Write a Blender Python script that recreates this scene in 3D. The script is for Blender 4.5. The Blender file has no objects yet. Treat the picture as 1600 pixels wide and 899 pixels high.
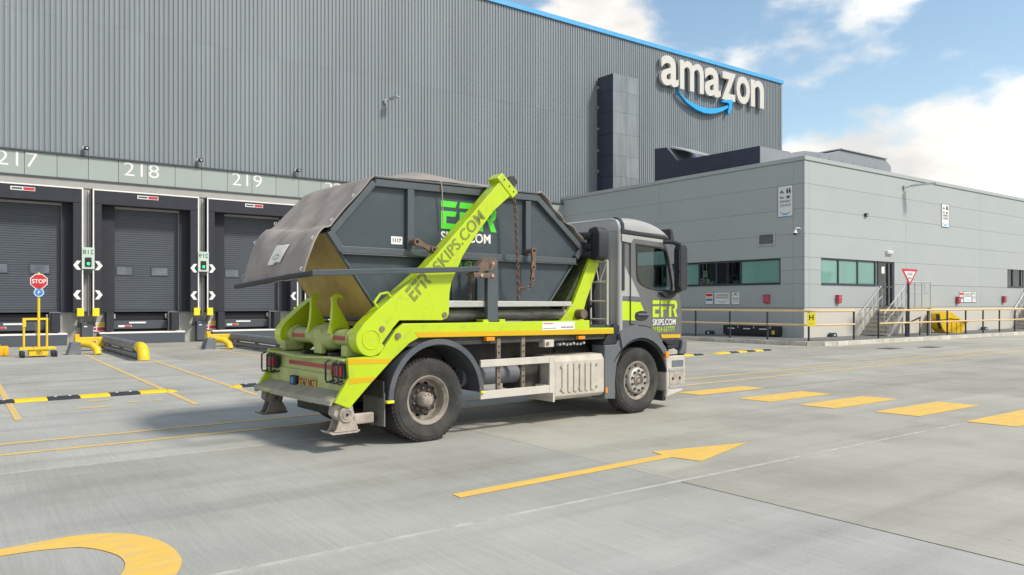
import bpy, bmesh, math, random
from mathutils import Vector, Matrix
from mathutils.geometry import tessellate_polygon
random.seed(7)
R = math.radians
scene = bpy.context.scene
C = scene.collection

# ------------------------------------------------------------------ camera
cam_data = bpy.data.cameras.new('camera')
cam_data.sensor_width = 36.0
cam_data.lens = 36.0 * 1198.0 / 1600.0
cam_data.shift_y = 24.5 / 1600.0
cam_data.clip_start = 0.1
cam_data.clip_end = 4000.0
cam = bpy.data.objects.new('camera', cam_data)
cam.location = (0.0, 0.0, 1.75)
cam.rotation_euler = (R(90), 0, R(53.7 - 90))
C.objects.link(cam)
scene.camera = cam

# ------------------------------------------------------------------ sky and sun
SUN = Vector((0.33, -0.60, 0.72)).normalized()
world = bpy.data.worlds.new('World')
scene.world = world
world.use_nodes = True
wt = world.node_tree
wn, wl = wt.nodes, wt.links
wn.clear()
def wnode(t, **kw):
    n = wn.new(t)
    for k, v in kw.items(): setattr(n, k, v)
    return n
out = wnode('ShaderNodeOutputWorld')
bg = wnode('ShaderNodeBackground')
bg.inputs['Strength'].default_value = 0.145
sky = wnode('ShaderNodeTexSky', sky_type='NISHITA')
sky.sun_disc = False
sky.sun_elevation = math.asin(SUN.z)
sky.sun_rotation = math.atan2(SUN.x, SUN.y)
sky.air_density = 1.0
sky.dust_density = 0.6
sky.ozone_density = 1.5
tc = wnode('ShaderNodeTexCoord')
mp = wnode('ShaderNodeMapping')
mp.inputs['Scale'].default_value = (1.0, 1.0, 1.9)
mp.inputs['Location'].default_value = (6.4, 7.7, 3.3)
mp.inputs['Rotation'].default_value = (0, 0, R(30))
wl.new(tc.outputs['Generated'], mp.inputs['Vector'])
nz = wnode('ShaderNodeTexNoise')
nz.inputs['Scale'].default_value = 3.3
nz.inputs['Detail'].default_value = 9.0
nz.inputs['Roughness'].default_value = 0.52
wl.new(mp.outputs['Vector'], nz.inputs['Vector'])
sep = wnode('ShaderNodeSeparateXYZ')
wl.new(tc.outputs['Generated'], sep.inputs[0])
thr = wnode('ShaderNodeMapRange')           # clouds thicken towards the horizon, all the way round
thr.inputs['From Min'].default_value = 0.10
thr.inputs['From Max'].default_value = 0.33
thr.inputs['To Min'].default_value = 0.20
thr.inputs['To Max'].default_value = -0.01
wl.new(sep.outputs['Z'], thr.inputs['Value'])
add = wnode('ShaderNodeMath', operation='ADD')
wl.new(nz.outputs['Fac'], add.inputs[0]); wl.new(thr.outputs['Result'], add.inputs[1])
msk = wnode('ShaderNodeMapRange', interpolation_type='SMOOTHSTEP')
msk.inputs['From Min'].default_value = 0.495
msk.inputs['From Max'].default_value = 0.595
wl.new(add.outputs[0], msk.inputs['Value'])
nz2 = wnode('ShaderNodeTexNoise')
nz2.inputs['Scale'].default_value = 5.0
nz2.inputs['Detail'].default_value = 7.0
mp2 = wnode('ShaderNodeMapping')
mp2.inputs['Scale'].default_value = (1.0, 1.0, 2.2)
mp2.inputs['Location'].default_value = (7.3, 2.2, 1.1)
wl.new(tc.outputs['Generated'], mp2.inputs['Vector'])
wl.new(mp2.outputs['Vector'], nz2.inputs['Vector'])
cr = wnode('ShaderNodeValToRGB')
cr.color_ramp.elements[0].position = 0.36
cr.color_ramp.elements[0].color = (3.9, 3.85, 3.75, 1)
cr.color_ramp.elements[1].position = 0.62
cr.color_ramp.elements[1].color = (6.2, 5.9, 5.4, 1)
wl.new(nz2.outputs['Fac'], cr.inputs['Fac'])
tint = wnode('ShaderNodeMix', data_type='RGBA', blend_type='MULTIPLY')
tint.inputs['Factor'].default_value = 1.0
wl.new(sky.outputs['Color'], tint.inputs['A'])
tint.inputs['B'].default_value = (1.03, 1.0, 0.87, 1)
mx = wnode('ShaderNodeMix', data_type='RGBA')
wl.new(msk.outputs['Result'], mx.inputs['Factor'])
wl.new(tint.outputs['Result'], mx.inputs['A'])
wl.new(cr.outputs['Color'], mx.inputs['B'])
wl.new(mx.outputs['Result'], bg.inputs['Color'])
wl.new(bg.outputs['Background'], out.inputs['Surface'])

sun_data = bpy.data.lights.new('sun', 'SUN')
sun_data.energy = 2.45
sun_data.angle = R(8.0)
sun_data.color = (1.0, 0.935, 0.83)
sun = bpy.data.objects.new('sun', sun_data)
sun.rotation_euler = (-SUN).to_track_quat('-Z', 'Y').to_euler()
sun.location = (20, -20, 30)
C.objects.link(sun)

vs = scene.view_settings
vs.view_transform = 'Standard'
vs.look = 'None'
vs.gamma = 1.0
vs.use_curve_mapping = False
vs.exposure = 0.55

# ------------------------------------------------------------------ materials
def lin(h):
    h = h.lstrip('#')
    v = [int(h[i:i + 2], 16) / 255 for i in (0, 2, 4)]
    return tuple(c / 12.92 if c <= 0.04045 else ((c + 0.055) / 1.055) ** 2.4 for c in v)
def mul(c, k): return tuple(min(1, x * k) for x in c)

MATS = {}
def pmat(name, col, rough=0.5, metal=0.0, var=0.10, scale=2.0, stretch=(1, 1, 1), bump=0.0, bscale=40.0,
         dirt=None, damt=0.0, dscale=1.5, rnd=0.0, spec=0.5, coat=0.0, emit=None, bstretch=None, dthr=(0.45, 0.75)):
    """Principled material: noise-varied colour, optional dirt patches, fine relief, per-object tone."""
    m = bpy.data.materials.new(name)
    m.use_nodes = True
    nt = m.node_tree; N = nt.nodes; L = nt.links
    b = N['Principled BSDF']
    geo = N.new('ShaderNodeNewGeometry')
    mpn = N.new('ShaderNodeMapping'); mpn.inputs['Scale'].default_value = stretch
    L.new(geo.outputs['Position'], mpn.inputs['Vector'])
    n1 = N.new('ShaderNodeTexNoise'); n1.inputs['Scale'].default_value = scale; n1.inputs['Detail'].default_value = 6
    L.new(mpn.outputs['Vector'], n1.inputs['Vector'])
    rp = N.new('ShaderNodeValToRGB')
    rp.color_ramp.elements[0].position = 0.3; rp.color_ramp.elements[1].position = 0.7
    rp.color_ramp.elements[0].color = (*mul(col, 1 - var), 1)
    rp.color_ramp.elements[1].color = (*mul(col, 1 + var), 1)
    L.new(n1.outputs['Fac'], rp.inputs['Fac'])
    last = rp.outputs['Color']
    if rnd:
        oi = N.new('ShaderNodeObjectInfo')
        mr = N.new('ShaderNodeMapRange'); mr.inputs['To Min'].default_value = 1 - rnd; mr.inputs['To Max'].default_value = 1 + rnd
        L.new(oi.outputs['Random'], mr.inputs['Value'])
        hv = N.new('ShaderNodeHueSaturation'); L.new(mr.outputs['Result'], hv.inputs['Value'])
        L.new(last, hv.inputs['Color']); last = hv.outputs['Color']
    if dirt:
        n2 = N.new('ShaderNodeTexNoise'); n2.inputs['Scale'].default_value = dscale; n2.inputs['Detail'].default_value = 8
        n2.inputs['Roughness'].default_value = 0.65
        L.new(mpn.outputs['Vector'], n2.inputs['Vector'])
        mr2 = N.new('ShaderNodeMapRange'); mr2.inputs['From Min'].default_value = dthr[0]; mr2.inputs['From Max'].default_value = dthr[1]
        mr2.inputs['To Max'].default_value = damt
        L.new(n2.outputs['Fac'], mr2.inputs['Value'])
        mi = N.new('ShaderNodeMix'); mi.data_type = 'RGBA'
        L.new(mr2.outputs['Result'], mi.inputs['Factor']); L.new(last, mi.inputs['A'])
        mi.inputs['B'].default_value = (*dirt, 1); last = mi.outputs['Result']
        ra = N.new('ShaderNodeMapRange'); ra.inputs['To Min'].default_value = rough; ra.inputs['To Max'].default_value = min(1, rough + 0.35)
        L.new(mr2.outputs['Result'], ra.inputs['Value']); L.new(ra.outputs['Result'], b.inputs['Roughness'])
    L.new(last, b.inputs['Base Color'])
    if not dirt: b.inputs['Roughness'].default_value = rough
    b.inputs['Metallic'].default_value = metal
    b.inputs['Specular IOR Level'].default_value = spec
    b.inputs['Coat Weight'].default_value = coat
    b.inputs['Coat Roughness'].default_value = 0.12
    if emit:
        b.inputs['Emission Color'].default_value = (*emit[0], 1); b.inputs['Emission Strength'].default_value = emit[1]
    if bump:
        n3 = N.new('ShaderNodeTexNoise'); n3.inputs['Scale'].default_value = bscale; n3.inputs['Detail'].default_value = 5
        if bstretch:
            mp3 = N.new('ShaderNodeMapping'); mp3.inputs['Scale'].default_value = bstretch
            L.new(geo.outputs['Position'], mp3.inputs['Vector']); L.new(mp3.outputs['Vector'], n3.inputs['Vector'])
        else:
            L.new(geo.outputs['Position'], n3.inputs['Vector'])
        bp = N.new('ShaderNodeBump'); bp.inputs['Strength'].default_value = bump; bp.inputs['Distance'].default_value = 0.01
        L.new(n3.outputs['Fac'], bp.inputs['Height']); L.new(bp.outputs['Normal'], b.inputs['Normal'])
    MATS[name] = m
    return m

def glass_mat(name, tint_col, rough=0.03, mixf=0.8):
    m = bpy.data.materials.new(name); m.use_nodes = True
    N = m.node_tree.nodes; L = m.node_tree.links
    N.clear()
    o = N.new('ShaderNodeOutputMaterial'); tr = N.new('ShaderNodeBsdfTransparent'); gl = N.new('ShaderNodeBsdfGlossy')
    tr.inputs['Color'].default_value = (*tint_col, 1); gl.inputs['Roughness'].default_value = rough
    lw = N.new('ShaderNodeLayerWeight'); lw.inputs['Blend'].default_value = 0.5
    pw = N.new('ShaderNodeMath'); pw.operation = 'POWER'; pw.inputs[1].default_value = 4.0
    L.new(lw.outputs['Facing'], pw.inputs[0])
    ma = N.new('ShaderNodeMath'); ma.operation = 'MULTIPLY_ADD'; ma.inputs[1].default_value = 0.7; ma.inputs[2].default_value = mixf
    L.new(pw.outputs[0], ma.inputs[0])
    mi = N.new('ShaderNodeMixShader')
    L.new(ma.outputs[0], mi.inputs['Fac']); L.new(tr.outputs[0], mi.inputs[1]); L.new(gl.outputs[0], mi.inputs[2])
    L.new(mi.outputs[0], o.inputs['Surface'])
    MATS[name] = m
    return m

dust = lin('#9a8b74')
# setting
def concrete_mat():
    m = pmat('concrete', (0.39, 0.385, 0.355), 0.85, var=0.09, scale=0.55, bump=0.35, bscale=60, bstretch=(1.0, 0.05, 1),
             dirt=(0.25, 0.235, 0.205), damt=0.7, dscale=0.33, rnd=0.07, dthr=(0.46, 0.78))
    nt = m.node_tree; N = nt.nodes; L = nt.links
    b = N['Principled BSDF']; src = b.inputs['Base Color'].links[0].from_socket
    geo = [n for n in N if n.type == 'NEW_GEOMETRY'][0]
    # brushed finish: fine streaks across the slabs
    mp4 = N.new('ShaderNodeMapping'); mp4.inputs['Scale'].default_value = (26, 0.9, 1); mp4.inputs['Rotation'].default_value = (0, 0, R(4))
    L.new(geo.outputs['Position'], mp4.inputs['Vector'])
    n4 = N.new('ShaderNodeTexNoise'); n4.inputs['Scale'].default_value = 1.0; n4.inputs['Detail'].default_value = 7; n4.inputs['Roughness'].default_value = 0.7
    L.new(mp4.outputs['Vector'], n4.inputs['Vector'])
    r4 = N.new('ShaderNodeMapRange'); r4.inputs['From Min'].default_value = 0.3; r4.inputs['From Max'].default_value = 0.7
    r4.inputs['To Min'].default_value = 0.90; r4.inputs['To Max'].default_value = 1.06
    L.new(n4.outputs['Fac'], r4.inputs['Value'])
    # tyre scuffs: long soft dark trails along the driving direction
    mp5 = N.new('ShaderNodeMapping'); mp5.inputs['Scale'].default_value = (0.10, 1.7, 1); mp5.inputs['Rotation'].default_value = (0, 0, R(-3))
    L.new(geo.outputs['Position'], mp5.inputs['Vector'])
    n5 = N.new('ShaderNodeTexNoise'); n5.inputs['Scale'].default_value = 1.0; n5.inputs['Detail'].default_value = 5
    L.new(mp5.outputs['Vector'], n5.inputs['Vector'])
    r5 = N.new('ShaderNodeMapRange'); r5.inputs['From Min'].default_value = 0.48; r5.inputs['From Max'].default_value = 0.72
    r5.inputs['To Min'].default_value = 1.0; r5.inputs['To Max'].default_value = 0.80
    L.new(n5.outputs['Fac'], r5.inputs['Value'])
    n6 = N.new('ShaderNodeTexNoise'); n6.inputs['Scale'].default_value = 2.6; n6.inputs['Detail'].default_value = 9; n6.inputs['Roughness'].default_value = 0.75
    L.new(geo.outputs['Position'], n6.inputs['Vector'])
    r6 = N.new('ShaderNodeMapRange'); r6.inputs['From Min'].default_value = 0.64; r6.inputs['From Max'].default_value = 0.74
    r6.inputs['To Min'].default_value = 1.0; r6.inputs['To Max'].default_value = 0.72
    L.new(n6.outputs['Fac'], r6.inputs['Value'])
    n7 = N.new('ShaderNodeTexNoise'); n7.inputs['Scale'].default_value = 0.9; n7.inputs['Detail'].default_value = 4
    L.new(geo.outputs['Position'], n7.inputs['Vector'])
    r7 = N.new('ShaderNodeMapRange'); r7.inputs['From Min'].default_value = 0.35; r7.inputs['From Max'].default_value = 0.65
    r7.inputs['To Min'].default_value = 0.95; r7.inputs['To Max'].default_value = 1.05
    L.new(n7.outputs['Fac'], r7.inputs['Value'])
    n8 = N.new('ShaderNodeTexNoise'); n8.inputs['Scale'].default_value = 55.0; n8.inputs['Detail'].default_value = 3
    L.new(geo.outputs['Position'], n8.inputs['Vector'])
    r8 = N.new('ShaderNodeMapRange'); r8.inputs['From Min'].default_value = 0.3; r8.inputs['From Max'].default_value = 0.7; r8.inputs['To Min'].default_value = 0.93; r8.inputs['To Max'].default_value = 1.07
    L.new(n8.outputs['Fac'], r8.inputs['Value'])
    m8 = N.new('ShaderNodeMath'); m8.operation = 'MULTIPLY'; L.new(r8.outputs['Result'], m8.inputs[0]); L.new(r7.outputs['Result'], m8.inputs[1])
    m0 = N.new('ShaderNodeMath'); m0.operation = 'MULTIPLY'; L.new(r6.outputs['Result'], m0.inputs[0]); L.new(m8.outputs[0], m0.inputs[1])
    m1 = N.new('ShaderNodeMath'); m1.operation = 'MULTIPLY'; L.new(r4.outputs['Result'], m1.inputs[0]); L.new(m0.outputs[0], m1.inputs[1])
    mm = N.new('ShaderNodeMath'); mm.operation = 'MULTIPLY'
    L.new(m1.outputs[0], mm.inputs[0]); L.new(r5.outputs['Result'], mm.inputs[1])
    hv = N.new('ShaderNodeHueSaturation'); L.new(mm.outputs[0], hv.inputs['Value']); L.new(src, hv.inputs['Color'])
    oi = N.new('ShaderNodeObjectInfo'); mt = N.new('ShaderNodeMix'); mt.data_type = 'RGBA'; mt.blend_type = 'MULTIPLY'; mt.inputs['Factor'].default_value = 1.0
    L.new(hv.outputs['Color'], mt.inputs['A']); L.new(oi.outputs['Color'], mt.inputs['B'])
    L.new(mt.outputs['Result'], b.inputs['Base Color'])
    return m
concrete_mat()
pmat('joint', (0.44, 0.43, 0.40), 0.9, var=0.2, scale=6)
pmat('asphalt', (0.16, 0.16, 0.155), 0.9, var=0.15, scale=5, bump=0.3, bscale=120)
pmat('kerb', (0.56, 0.53, 0.46), 0.85, var=0.12, scale=3, bump=0.2, bscale=70, rnd=0.10, dirt=(0.25, 0.23, 0.2), damt=0.5, dscale=2)
def road_paint(name, col, wear):
    return pmat(name, col, 0.7, var=0.07, scale=4, bump=0.3, bscale=60, bstretch=(1, .06, 1), dirt=(0.40, 0.375, 0.31), damt=wear, dscale=6, stretch=(.6, 1.6, 1), dthr=(0.44, 0.70))
road_paint('paint', (0.78, 0.49, 0.085), 0.45)
road_paint('paint_worn', (0.72, 0.48, 0.14), 0.9)
# warehouse
pmat('cladding', (0.235, 0.265, 0.285), 0.45, var=0.07, scale=0.4, stretch=(2, 1, .25), rnd=0.04, spec=0.4)
pmat('fascia', (0.33, 0.375, 0.35), 0.45, var=0.03, scale=0.6, rnd=0.03)
pmat('trim_dark', (0.06, 0.07, 0.085), 0.5)
pmat('beam', (0.36, 0.355, 0.335), 0.6, var=0.06)
pmat('blue', (0.07, 0.36, 0.68), 0.4, var=0.04)
pmat('logo_blue', (0.015, 0.38, 0.78), 0.35, var=0.03)
pmat('white', (0.80, 0.79, 0.76), 0.45, var=0.03, scale=3)
pmat('pier', (0.42, 0.41, 0.38), 0.85, var=0.1, scale=2, bump=0.2, dirt=(0.22, 0.21, 0.19), damt=0.5, dscale=1.5)
pmat('shelter', (0.027, 0.029, 0.040), 0.75, var=0.10, scale=3, bump=0.1, bscale=15)
pmat('roller', (0.075, 0.087, 0.108), 0.5, var=0.05, scale=1)
pmat('pit', (0.012, 0.013, 0.018), 0.7)
pmat('rubber', (0.03, 0.033, 0.042), 0.8, var=0.2, scale=8, bump=0.3, bscale=60)
pmat('plant', (0.27, 0.295, 0.32), 0.4, metal=0.2, var=0.08, scale=0.8)
pmat('letter_cream', (0.62, 0.60, 0.555), 0.5, var=0.03)
pmat('cover_yellow', (0.85, 0.54, 0.008), 0.45, var=0.06, scale=3)
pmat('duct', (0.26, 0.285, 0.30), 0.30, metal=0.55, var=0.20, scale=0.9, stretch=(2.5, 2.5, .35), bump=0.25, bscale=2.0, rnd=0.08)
pmat('galv', (0.47, 0.48, 0.48), 0.45, metal=0.5, var=0.1, scale=8)
pmat('shaded_duct', (0.035, 0.043, 0.072), 0.45, var=0.1, rnd=0.05)  # duct metal with the left side's shade put into the colour
pmat('cab_lining', (0.03, 0.03, 0.033), 0.8)
pmat('mirror_glass', (0.03, 0.032, 0.036), 0.08, spec=0.6)
pmat('dark_metal', (0.035, 0.038, 0.045), 0.5, var=0.15)
pmat('grey_pipe', (0.16, 0.175, 0.20), 0.5, var=0.15, scale=3, dirt=dust, damt=0.3)
pmat('safety_yellow', (0.80, 0.55, 0.015), 0.5, var=0.06, scale=4, dirt=(0.45, 0.36, 0.12), damt=0.35, dscale=6)
pmat('bright_yellow', (0.82, 0.70, 0.02), 0.5, var=0.05)
pmat('orange_yellow', (0.85, 0.47, 0.01), 0.55, var=0.05)
pmat('label_white', (0.75, 0.76, 0.74), 0.5, var=0.04)
pmat('red', (0.55, 0.025, 0.035), 0.45, var=0.05)
pmat('sign_blue', (0.04, 0.20, 0.55), 0.45)
pmat('pale_blue', (0.45, 0.60, 0.80), 0.45)
pmat('ink', (0.02, 0.022, 0.026), 0.6)
pmat('lamp_green', (0.02, 0.5, 0.18), 0.3, emit=((0.03, 0.9, 0.3), 1.2))
pmat('signal_panel', (0.55, 0.66, 0.58), 0.5)
# lounge
pmat('lounge_panel', (0.385, 0.42, 0.42), 0.42, var=0.025, scale=0.5, rnd=0.015, spec=0.4)
pmat('lounge_plinth', (0.56, 0.54, 0.48), 0.7, var=0.04, scale=1.0, dirt=(0.42, 0.39, 0.33), damt=0.35, dscale=1.0)
pmat('core_dark', (0.16, 0.17, 0.175), 0.8)
pmat('window_frame', (0.045, 0.055, 0.075), 0.4)
pmat('film', (0.16, 0.33, 0.29), 0.12, var=0.12, scale=0.8, stretch=(1, 1, .2), spec=0.7)
pmat('door_pane', (0.13, 0.15, 0.185), 0.15, var=0.3, scale=2, spec=0.6)
glass_mat('pane_glass', (0.45, 0.60, 0.60), 0.02, 0.08)
pmat('room', (0.10, 0.10, 0.11), 0.8)
pmat('step_edge', (0.36, 0.29, 0.19), 0.7, var=0.1)
pmat('handrail', (0.70, 0.50, 0.26), 0.55, var=0.06)
pmat('post_dark', (0.03, 0.034, 0.045), 0.5)
pmat('bait_green', (0.02, 0.06, 0.055), 0.5)
pmat('red_box', (0.50, 0.08, 0.11), 0.5, var=0.05)
# truck
green = (0.47, 0.62, 0.008)
pmat('truck_green', green, 0.33, var=0.03, scale=2, coat=0.25, dirt=(0.25, 0.26, 0.09), damt=0.6, dscale=6, dthr=(0.54, 0.82), bump=0.12, bscale=3)
pmat('shaded_dusty_green', (0.42, 0.48, 0.17), 0.6, var=0.08, scale=3, dirt=(0.30, 0.275, 0.20), damt=0.75, dscale=3.2)  # truck green dulled by dust and by the rear's shade mixed into the colour
pmat('shelf_dust', (0.34, 0.315, 0.25), 0.8, var=0.12, scale=5, dirt=(0.24, 0.28, 0.09), damt=0.5, dscale=4)
pmat('reflector_yellow', (0.66, 0.40, 0.006), 0.3, var=0.03)
pmat('lamp_off', (0.05, 0.012, 0.012), 0.25)
pmat('cab_back', (0.50, 0.51, 0.50), 0.5, var=0.06, scale=3, dirt=(0.33, 0.31, 0.27), damt=0.45, dscale=3)  # cab white lightened in colour to offset the shade on the back
pmat('reflector_red', (0.35, 0.03, 0.03), 0.4, var=0.1)
pmat('chassis', (0.035, 0.035, 0.036), 0.65, var=0.25, scale=4, dirt=mul(dust, .5), damt=0.5, dscale=3)
pmat('tread_plate', (0.47, 0.47, 0.44), 0.5, metal=0.2, var=0.08, scale=5, bump=0.8, bscale=70)
pmat('ram_steel', (0.30, 0.29, 0.26), 0.4, metal=0.4, var=0.3, scale=6, stretch=(.4, 2, 2), dirt=(0.05, 0.045, 0.04), damt=0.8, dscale=5)
pmat('tyre', (0.030, 0.029, 0.028), 0.85, var=0.15, scale=6, bump=0.5, bscale=45, dirt=(0.13, 0.12, 0.105), damt=0.65, dscale=3.2)
pmat('wheel_rim', (0.34, 0.30, 0.25), 0.6, metal=0.1, var=0.1, scale=6, dirt=(0.12, 0.10, 0.08), damt=0.8, dscale=8, bump=0.2, bscale=80)
pmat('rim_dark', (0.17, 0.155, 0.14), 0.6, var=0.15, scale=8, dirt=(0.08, 0.07, 0.06), damt=0.7, dscale=7)
pmat('joint_dark', (0.05, 0.048, 0.045), 0.9, var=0.2, scale=8)
pmat('hub_metal', (0.52, 0.50, 0.46), 0.45, metal=0.3, var=0.1, scale=9, dirt=(0.2, 0.17, 0.14), damt=0.7, dscale=9)
pmat('mudguard', (0.075, 0.09, 0.11), 0.5, var=0.15, scale=3, dirt=mul(dust, .6), damt=0.5, dscale=4)
pmat('arm_steel', (0.055, 0.07, 0.085), 0.5, var=0.08, scale=4)
pmat('flap_rubber', (0.16, 0.155, 0.14), 0.85, var=0.15, scale=5, bump=0.2)
pmat('guard_cream', (0.57, 0.53, 0.47), 0.55, var=0.05, scale=3, dirt=(0.36, 0.31, 0.24), damt=0.45, dscale=5)
pmat('tank_cream', (0.52, 0.485, 0.42), 0.5, var=0.06, scale=3, dirt=(0.34, 0.28, 0.2), damt=0.6, dscale=5)
pmat('brown_post', (0.20, 0.16, 0.12), 0.7, var=0.2, scale=10)
pmat('cab_grey', (0.122, 0.127, 0.133), 0.35, metal=0.15, var=0.04, scale=2, coat=0.3, dirt=mul(dust, .7), damt=0.18, dscale=3)
pmat('cab_white', (0.36, 0.365, 0.36), 0.4, var=0.05, scale=2, coat=0.2, dirt=(0.4, 0.38, 0.33), damt=0.4, dscale=3)
pmat('cab_panel', (0.115, 0.13, 0.147), 0.45, var=0.05, scale=3, dirt=mul(dust, .6), damt=0.3, dscale=3)
pmat('black_plastic', (0.022, 0.024, 0.029), 0.5, var=0.15, scale=5)
pmat('seat_cloth', (0.05, 0.05, 0.055), 0.9)
glass_mat('cab_glass', (0.78, 0.88, 0.87), 0.02, 0.04)
pmat('decal_white', (0.80, 0.79, 0.76), 0.4, var=0.02)
pmat('decal_green', (0.48, 0.66, 0.01), 0.4, var=0.02)
pmat('decal_skip_green', (0.10, 0.68, 0.045), 0.4, var=0.03)
pmat('decal_olive', (0.20, 0.25, 0.045), 0.5, var=0.05)
pmat('amber', (0.80, 0.28, 0.01), 0.3, var=0.05)
pmat('lens_red', (0.45, 0.012, 0.025), 0.2, var=0.05)
pmat('lens_clear', (0.6, 0.6, 0.58), 0.15)
pmat('plate_yellow', (0.62, 0.36, 0.06), 0.5, var=0.08, scale=8)
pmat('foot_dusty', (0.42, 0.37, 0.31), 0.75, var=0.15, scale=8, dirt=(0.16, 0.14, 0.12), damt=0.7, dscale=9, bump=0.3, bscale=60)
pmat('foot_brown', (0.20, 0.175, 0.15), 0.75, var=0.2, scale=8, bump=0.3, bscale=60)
pmat('rust', (0.15, 0.10, 0.072), 0.75, var=0.3, scale=14, bump=0.3, bscale=80)
pmat('dark_mesh', (0.035, 0.05, 0.012), 0.7, var=0.6, scale=22, bump=0.8, bscale=40)
# skip
pmat('skip_grey', (0.055, 0.073, 0.086), 0.42, var=0.05, scale=1.2, spec=0.4, dirt=(0.15, 0.14, 0.125), damt=0.35, dscale=3.5, dthr=(.5, .85), bump=0.35, bscale=1.8)
pmat('skip_frame', (0.075, 0.092, 0.102), 0.45, var=0.06, scale=2, dirt=(0.17, 0.12, 0.085), damt=0.6, dscale=7, dthr=(0.55, 0.8), bump=0.2, bscale=12)
pmat('skip_olive', (0.47, 0.34, 0.10), 0.65, var=0.07, scale=2.0, dirt=(0.16, 0.12, 0.05), damt=0.45, dscale=2.5)
pmat('tarp', (0.285, 0.25, 0.226), 0.9, var=0.10, scale=3, bump=0.25, bscale=160, dirt=(0.42, 0.385, 0.35), damt=0.6, dscale=2.2)
pmat('tarp_label', (0.85, 0.80, 0.70), 0.8, var=0.1, scale=9)
pmat('rope', (0.42, 0.33, 0.26), 0.9)

# ------------------------------------------------------------------ mesh builder
class MB:
    def __init__(s): s.v = []; s.f = []
    def add(s, vs_, fs_):
        o = len(s.v); s.v += [tuple(p) for p in vs_]; s.f += [tuple(i + o for i in f) for f in fs_]; return s
    def box(s, x0, x1, y0, y1, z0, z1):
        return s.add([(x0, y0, z0), (x1, y0, z0), (x1, y1, z0), (x0, y1, z0), (x0, y0, z1), (x1, y0, z1), (x1, y1, z1), (x0, y1, z1)],
                     [(3, 2, 1, 0), (4, 5, 6, 7), (0, 1, 5, 4), (1, 2, 6, 5), (2, 3, 7, 6), (3, 0, 4, 7)])
    def prism(s, poly, a0, a1, axis='y', holes=()):
        fn = {'y': lambda p, a: (p[0], a, p[1]), 'x': lambda p, a: (a, p[0], p[1]), 'z': lambda p, a: (p[0], p[1], a)}[axis]
        loops = [list(poly)] + [list(h) for h in holes]
        allp = [p for l in loops for p in l]; n = len(allp)
        tri = tessellate_polygon([[Vector((p[0], p[1], 0)) for p in l] for l in loops])
        vs_ = [fn(p, a0) for p in allp] + [fn(p, a1) for p in allp]
        fs_ = [tuple(t) for t in tri] + [tuple(i + n for i in t)[::-1] for t in tri]
        o = 0
        for l in loops:
            k = len(l)
            for i in range(k):
                j = (i + 1) % k
                fs_.append((o + i, o + j, o + j + n, o + i + n))
            o += k
        return s.add(vs_, fs_)
    def cyl(s, p0, p1, r0, r1=None, seg=20):
        r1 = r0 if r1 is None else r1
        p0, p1 = Vector(p0), Vector(p1); d = (p1 - p0).normalized()
        a = d.orthogonal().normalized(); b = d.cross(a)
        vs_ = []
        for p, r in ((p0, r0), (p1, r1)):
            vs_ += [p + r * (math.cos(2 * math.pi * i / seg) * a + math.sin(2 * math.pi * i / seg) * b) for i in range(seg)]
        fs_ = [(i, (i + 1) % seg, seg + (i + 1) % seg, seg + i) for i in range(seg)]
        fs_ += [tuple(range(seg))[::-1], tuple(range(seg, 2 * seg))]
        return s.add(vs_, fs_)
    def tube(s, path, r, seg=8, closed=False):
        P = [Vector(p) for p in path]; n = len(P)
        rs = r if isinstance(r, (list, tuple)) else [r] * n
        T = []
        for i in range(n):
            if closed: t = P[(i + 1) % n] - P[i - 1]
            else: t = P[min(i + 1, n - 1)] - P[max(i - 1, 0)]
            T.append(t.normalized())
        a = T[0].orthogonal().normalized(); vs_ = []
        for i in range(n):
            a = (a - T[i] * a.dot(T[i])).normalized(); b = T[i].cross(a)
            vs_ += [P[i] + rs[i] * (math.cos(2 * math.pi * k / seg) * a + math.sin(2 * math.pi * k / seg) * b) for k in range(seg)]
        fs_ = []
        for i in range(n if closed else n - 1):
            j = (i + 1) % n
            for k in range(seg):
                fs_.append((i * seg + k, i * seg + (k + 1) % seg, j * seg + (k + 1) % seg, j * seg + k))
        if not closed: fs_ += [tuple(range(seg))[::-1], tuple(range((n - 1) * seg, n * seg))]
        return s.add(vs_, fs_)
    def lathe(s, prof, c, seg=48, closed=True):
        """profile of (radius, along) spun about the y axis through c"""
        n = len(prof); vs_ = []
        for i in range(seg):
            t = 2 * math.pi * i / seg
            vs_ += [(c[0] + r * math.cos(t), c[1] + y, c[2] + r * math.sin(t)) for r, y in prof]
        fs_ = []
        for i in range(seg):
            j = (i + 1) % seg
            for k in range(n if closed else n - 1):
                l = (k + 1) % n
                fs_.append((i * n + k, i * n + l, j * n + l, j * n + k))
        return s.add(vs_, fs_)
    def grid(s, fn, nu, nv):
        o = [fn(i / nu, j / nv) for i in range(nu + 1) for j in range(nv + 1)]
        f = [(i * (nv + 1) + j, (i + 1) * (nv + 1) + j, (i + 1) * (nv + 1) + j + 1, i * (nv + 1) + j + 1) for i in range(nu) for j in range(nv)]
        return s.add(o, f)
    def mesh(s, name, mat, smooth=None, fix=True):
        me = bpy.data.meshes.new(name); me.from_pydata(s.v, [], s.f)
        if fix:
            bm = bmesh.new(); bm.from_mesh(me); bmesh.ops.recalc_face_normals(bm, faces=bm.faces); bm.to_mesh(me); bm.free()
        me.materials.append(MATS[mat] if isinstance(mat, str) else mat)
        if smooth is not None:
            me.polygons.foreach_set('use_smooth', [True] * len(me.polygons)); me.set_sharp_from_angle(angle=R(smooth))
        me.update(); return me
    def build(s, name, mat, parent=None, bevel=0.0, seg=2, smooth=None, loc=None, fix=True):
        return obj(name, s.mesh(name, mat, smooth, fix), parent, bevel, seg, loc)
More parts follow.
